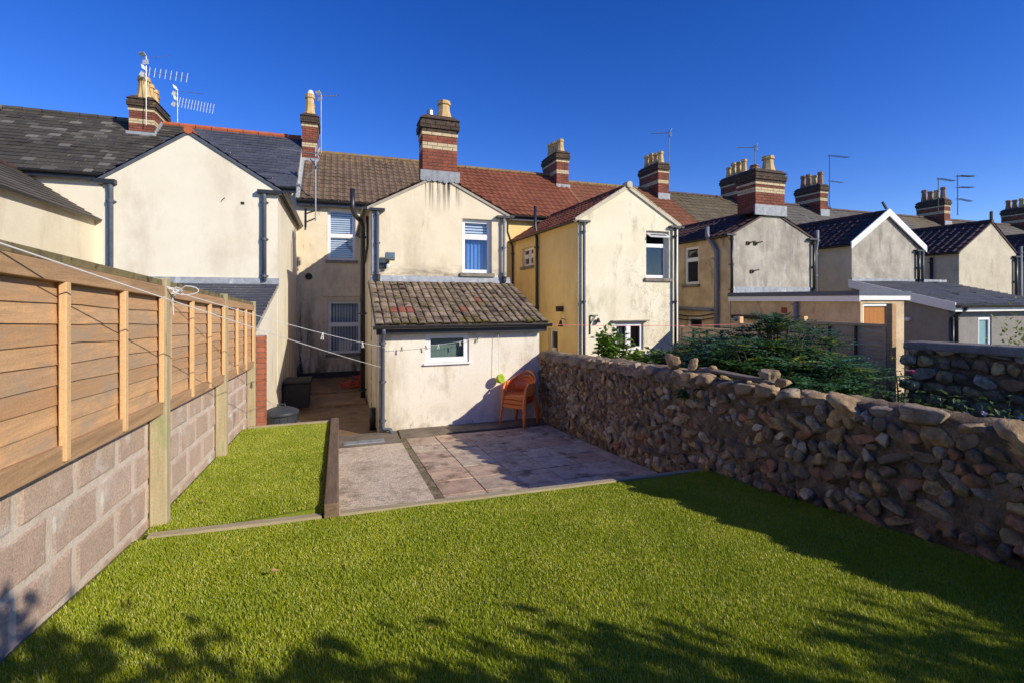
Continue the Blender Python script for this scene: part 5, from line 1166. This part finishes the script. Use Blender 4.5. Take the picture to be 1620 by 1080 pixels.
def bush(name, label, base, rad, n, mat, L, W, seed, cat='shrub', flowers=None, stems=7):
    r_ = random.Random(seed); t = thing(name, label, cat, base); b = Vector(base); mt, ml = MB(), MB(); tips = []
    for s_ in range(stems):
        tip = b + Vector((r_.uniform(-1, 1) * rad[0] * .8, r_.uniform(-1, 1) * rad[1] * .8, rad[2] * r_.uniform(.6, 1))); mt.tube([b + Vector((r_.uniform(-.08, .08), r_.uniform(-.08, .08), 0)), b.lerp(tip, .5) + Vector((0, 0, .05)), tip], [.012, .01, .006], 5); tips.append(tip)
    for i in range(n):
        tp = tips[i % len(tips)]; c_ = tp + Vector((r_.gauss(0, .32) * rad[0], r_.gauss(0, .32) * rad[1], r_.gauss(-.12, .26) * rad[2]))
        if c_.z < b.z: c_.z = b.z + r_.random() * .1
        d = (c_ - b) * .6 + rv(r_) * .5; d.z *= .5; leaf(ml, c_, d, Vector((0, 0, 1)) + rv(r_) * .5, L * r_.uniform(.6, 1.2), W * r_.uniform(.7, 1.2))
    mt.build('stem', bark_m, t); ml.build('foliage', mat, t, kind='stuff')
    for (p, s_, fm) in flowers or ():
        m = MB()
        for k in range(14): leaf(m, Vector(p), rv(r_) + Vector((0, 0, .3)), rv(r_), s_, s_ * .7)
        m.build('flower', fm, t)
    return t
bush('hydrangea', 'bright green hydrangea behind the stone wall below the pale cream gable', (5.22, 8.6, 1.0), (.28, .30, .60), 600, leaf_hyd, .15, .105, 31)
bush('hydrangea', 'lower broad leaved hydrangea with a fading bloom right of the taller one', (6.0, 8.5, .95), (.55, .32, .33), 760, leaf_hyd, .14, .10, 32, flowers=[((5.85, 8.25, 1.33), .06, lilac_m), ((6.2, 8.3, 1.28), .05, lilac_m)])
bush('lime_bush', 'lime green bush at the right edge beyond the boulder wall', (9.6, 4.1, .5), (.4, .4, 1.5), 900, leaf_lime, .07, .04, 33, stems=12)
bush('flower_plant', 'thin plant with a pink flower before the boulder wall', (7.9, 4.9, .55), (.35, .35, .75), 240, leaf_mid, .08, .04, 34, 'plant', flowers=[((7.85, 4.72, 1.36), .06, pink_m), ((8.2, 5.2, 1.5), .035, yellow_m)])
bush('ground_plant', 'low leafy plant with pale blue flowers under the boulder wall', (7.3, 3.6, .55), (.55, .5, .55), 420, leaf_mid, .09, .04, 35, 'plant', flowers=[((7.2 + .12 * k, 3.9 - .12 * k, .98 + .02 * (k % 3)), .04, lilac_m) for k in range(5)])
bush('ground_plant', 'low dark leafy plant between the big shrub and the boulder wall', (6.9, 4.5, .55), (.6, .5, .5), 420, leaf_mid, .10, .04, 36, 'plant')
bush('wall_fern', 'small dark green tuft growing out of the stone wall face', (3.69, 4.55, 1.30), (.08, .10, .06), 130, leaf_mid, .05, .03, 37, 'plant')
bush('pot_plant', 'small plant in a terracotta pot at the foot of the pink fence', (8.1, 9.2, .8), (.2, .2, .35), 120, leaf_mid, .08, .04, 38, 'plant')
m = MB(); m.lathe((7.9, 9.0, .55), [(0, 0), (.12, 0), (.17, .26), (.19, .26), (.19, .32), (.16, .32), (.14, .2)], 16); m.build('terracotta_pot', terra_m, label='orange terracotta pot at the foot of the pink fence', cat='pot')
# dead leaves on the turf
for i, (x, y, s_, lb) in enumerate(((-.33, 2.75, .05, 'curled dead leaf on the left of the front lawn'), (.02, 3.45, .022, 'small reddish leaf near the sleeper end'), (-.95, 4.1, .04, 'pale chip lying on the grass strip near the post'), (.35, 2.0, .02, 'tiny reddish leaf low on the front lawn'))):
    m = MB(); z = (z_lawn(x, y) if y < 3.6 else z_strip(y)) + .035; leaf(m, Vector((x, y, z)), Vector((1, .3, .1)), Vector((0, 0, 1)), s_, s_ * .55, .6); leaf(m, Vector((x + .01, y + .01, z)), Vector((.6, -.7, .3)), Vector((.3, 0, 1)), s_ * .7, s_ * .4, .5)
    o = m.build('dead_leaf', dead_m, label=lb, cat='leaf'); sd_ = o.modifiers.new('s', 'SOLIDIFY'); sd_.thickness = .002

# trees behind the camera whose shade falls on the lower lawn
def tree(label, base, crown, rad, n, seed, L=.09, trunk=.09, mat=leaf_mid, clumps=22):
    r_ = random.Random(seed); t = thing('tree', label, 'tree', base, 'trees behind the lawn'); b = Vector(base); c0 = Vector(crown); mt, ml = MB(), MB()
    fork = b.lerp(c0, .55); mt.tube([b, b.lerp(fork, .5) + Vector((.04, .03, 0)), fork], [trunk, trunk * .8, trunk * .6], 10); ends = []
    for i in range(clumps):
        e = c0 + Vector((r_.uniform(-1, 1) * rad[0], r_.uniform(-1, 1) * rad[1], r_.uniform(-1, 1) * rad[2])); mt.tube([fork, fork.lerp(e, .5) + rv(r_) * .1, e], [trunk * .35, trunk * .2, .008], 6); ends.append(e)
    for i in range(n):
        e = ends[i % clumps]; p = e + Vector((r_.gauss(0, 1), r_.gauss(0, 1), r_.gauss(0, .7))) * .17; leaf(ml, p, rv(r_), rv(r_), L * r_.uniform(.7, 1.3), L * .55)
    mt.build('trunk', bark_m, t); ml.build('crown', mat, t, kind='stuff')
tree('leafy tree standing behind the lower lawn', (1.6, -1.9, .9), (1.75, -1.62, 2.50), (2.0, .40, .45), 9500, 51, .12)
tree('second leafy tree behind the lower right corner of the lawn', (4.6, -1.9, .9), (4.75, -1.75, 2.30), (.55, .3, .50), 2600, 52, .11)
tree('young tree with a high thin crown behind the left side of the lawn', (.9, -1.7, .9), (1.35, -1.0, 3.0), (.55, .22, .38), 1100, 53, .11, .05, clumps=9)
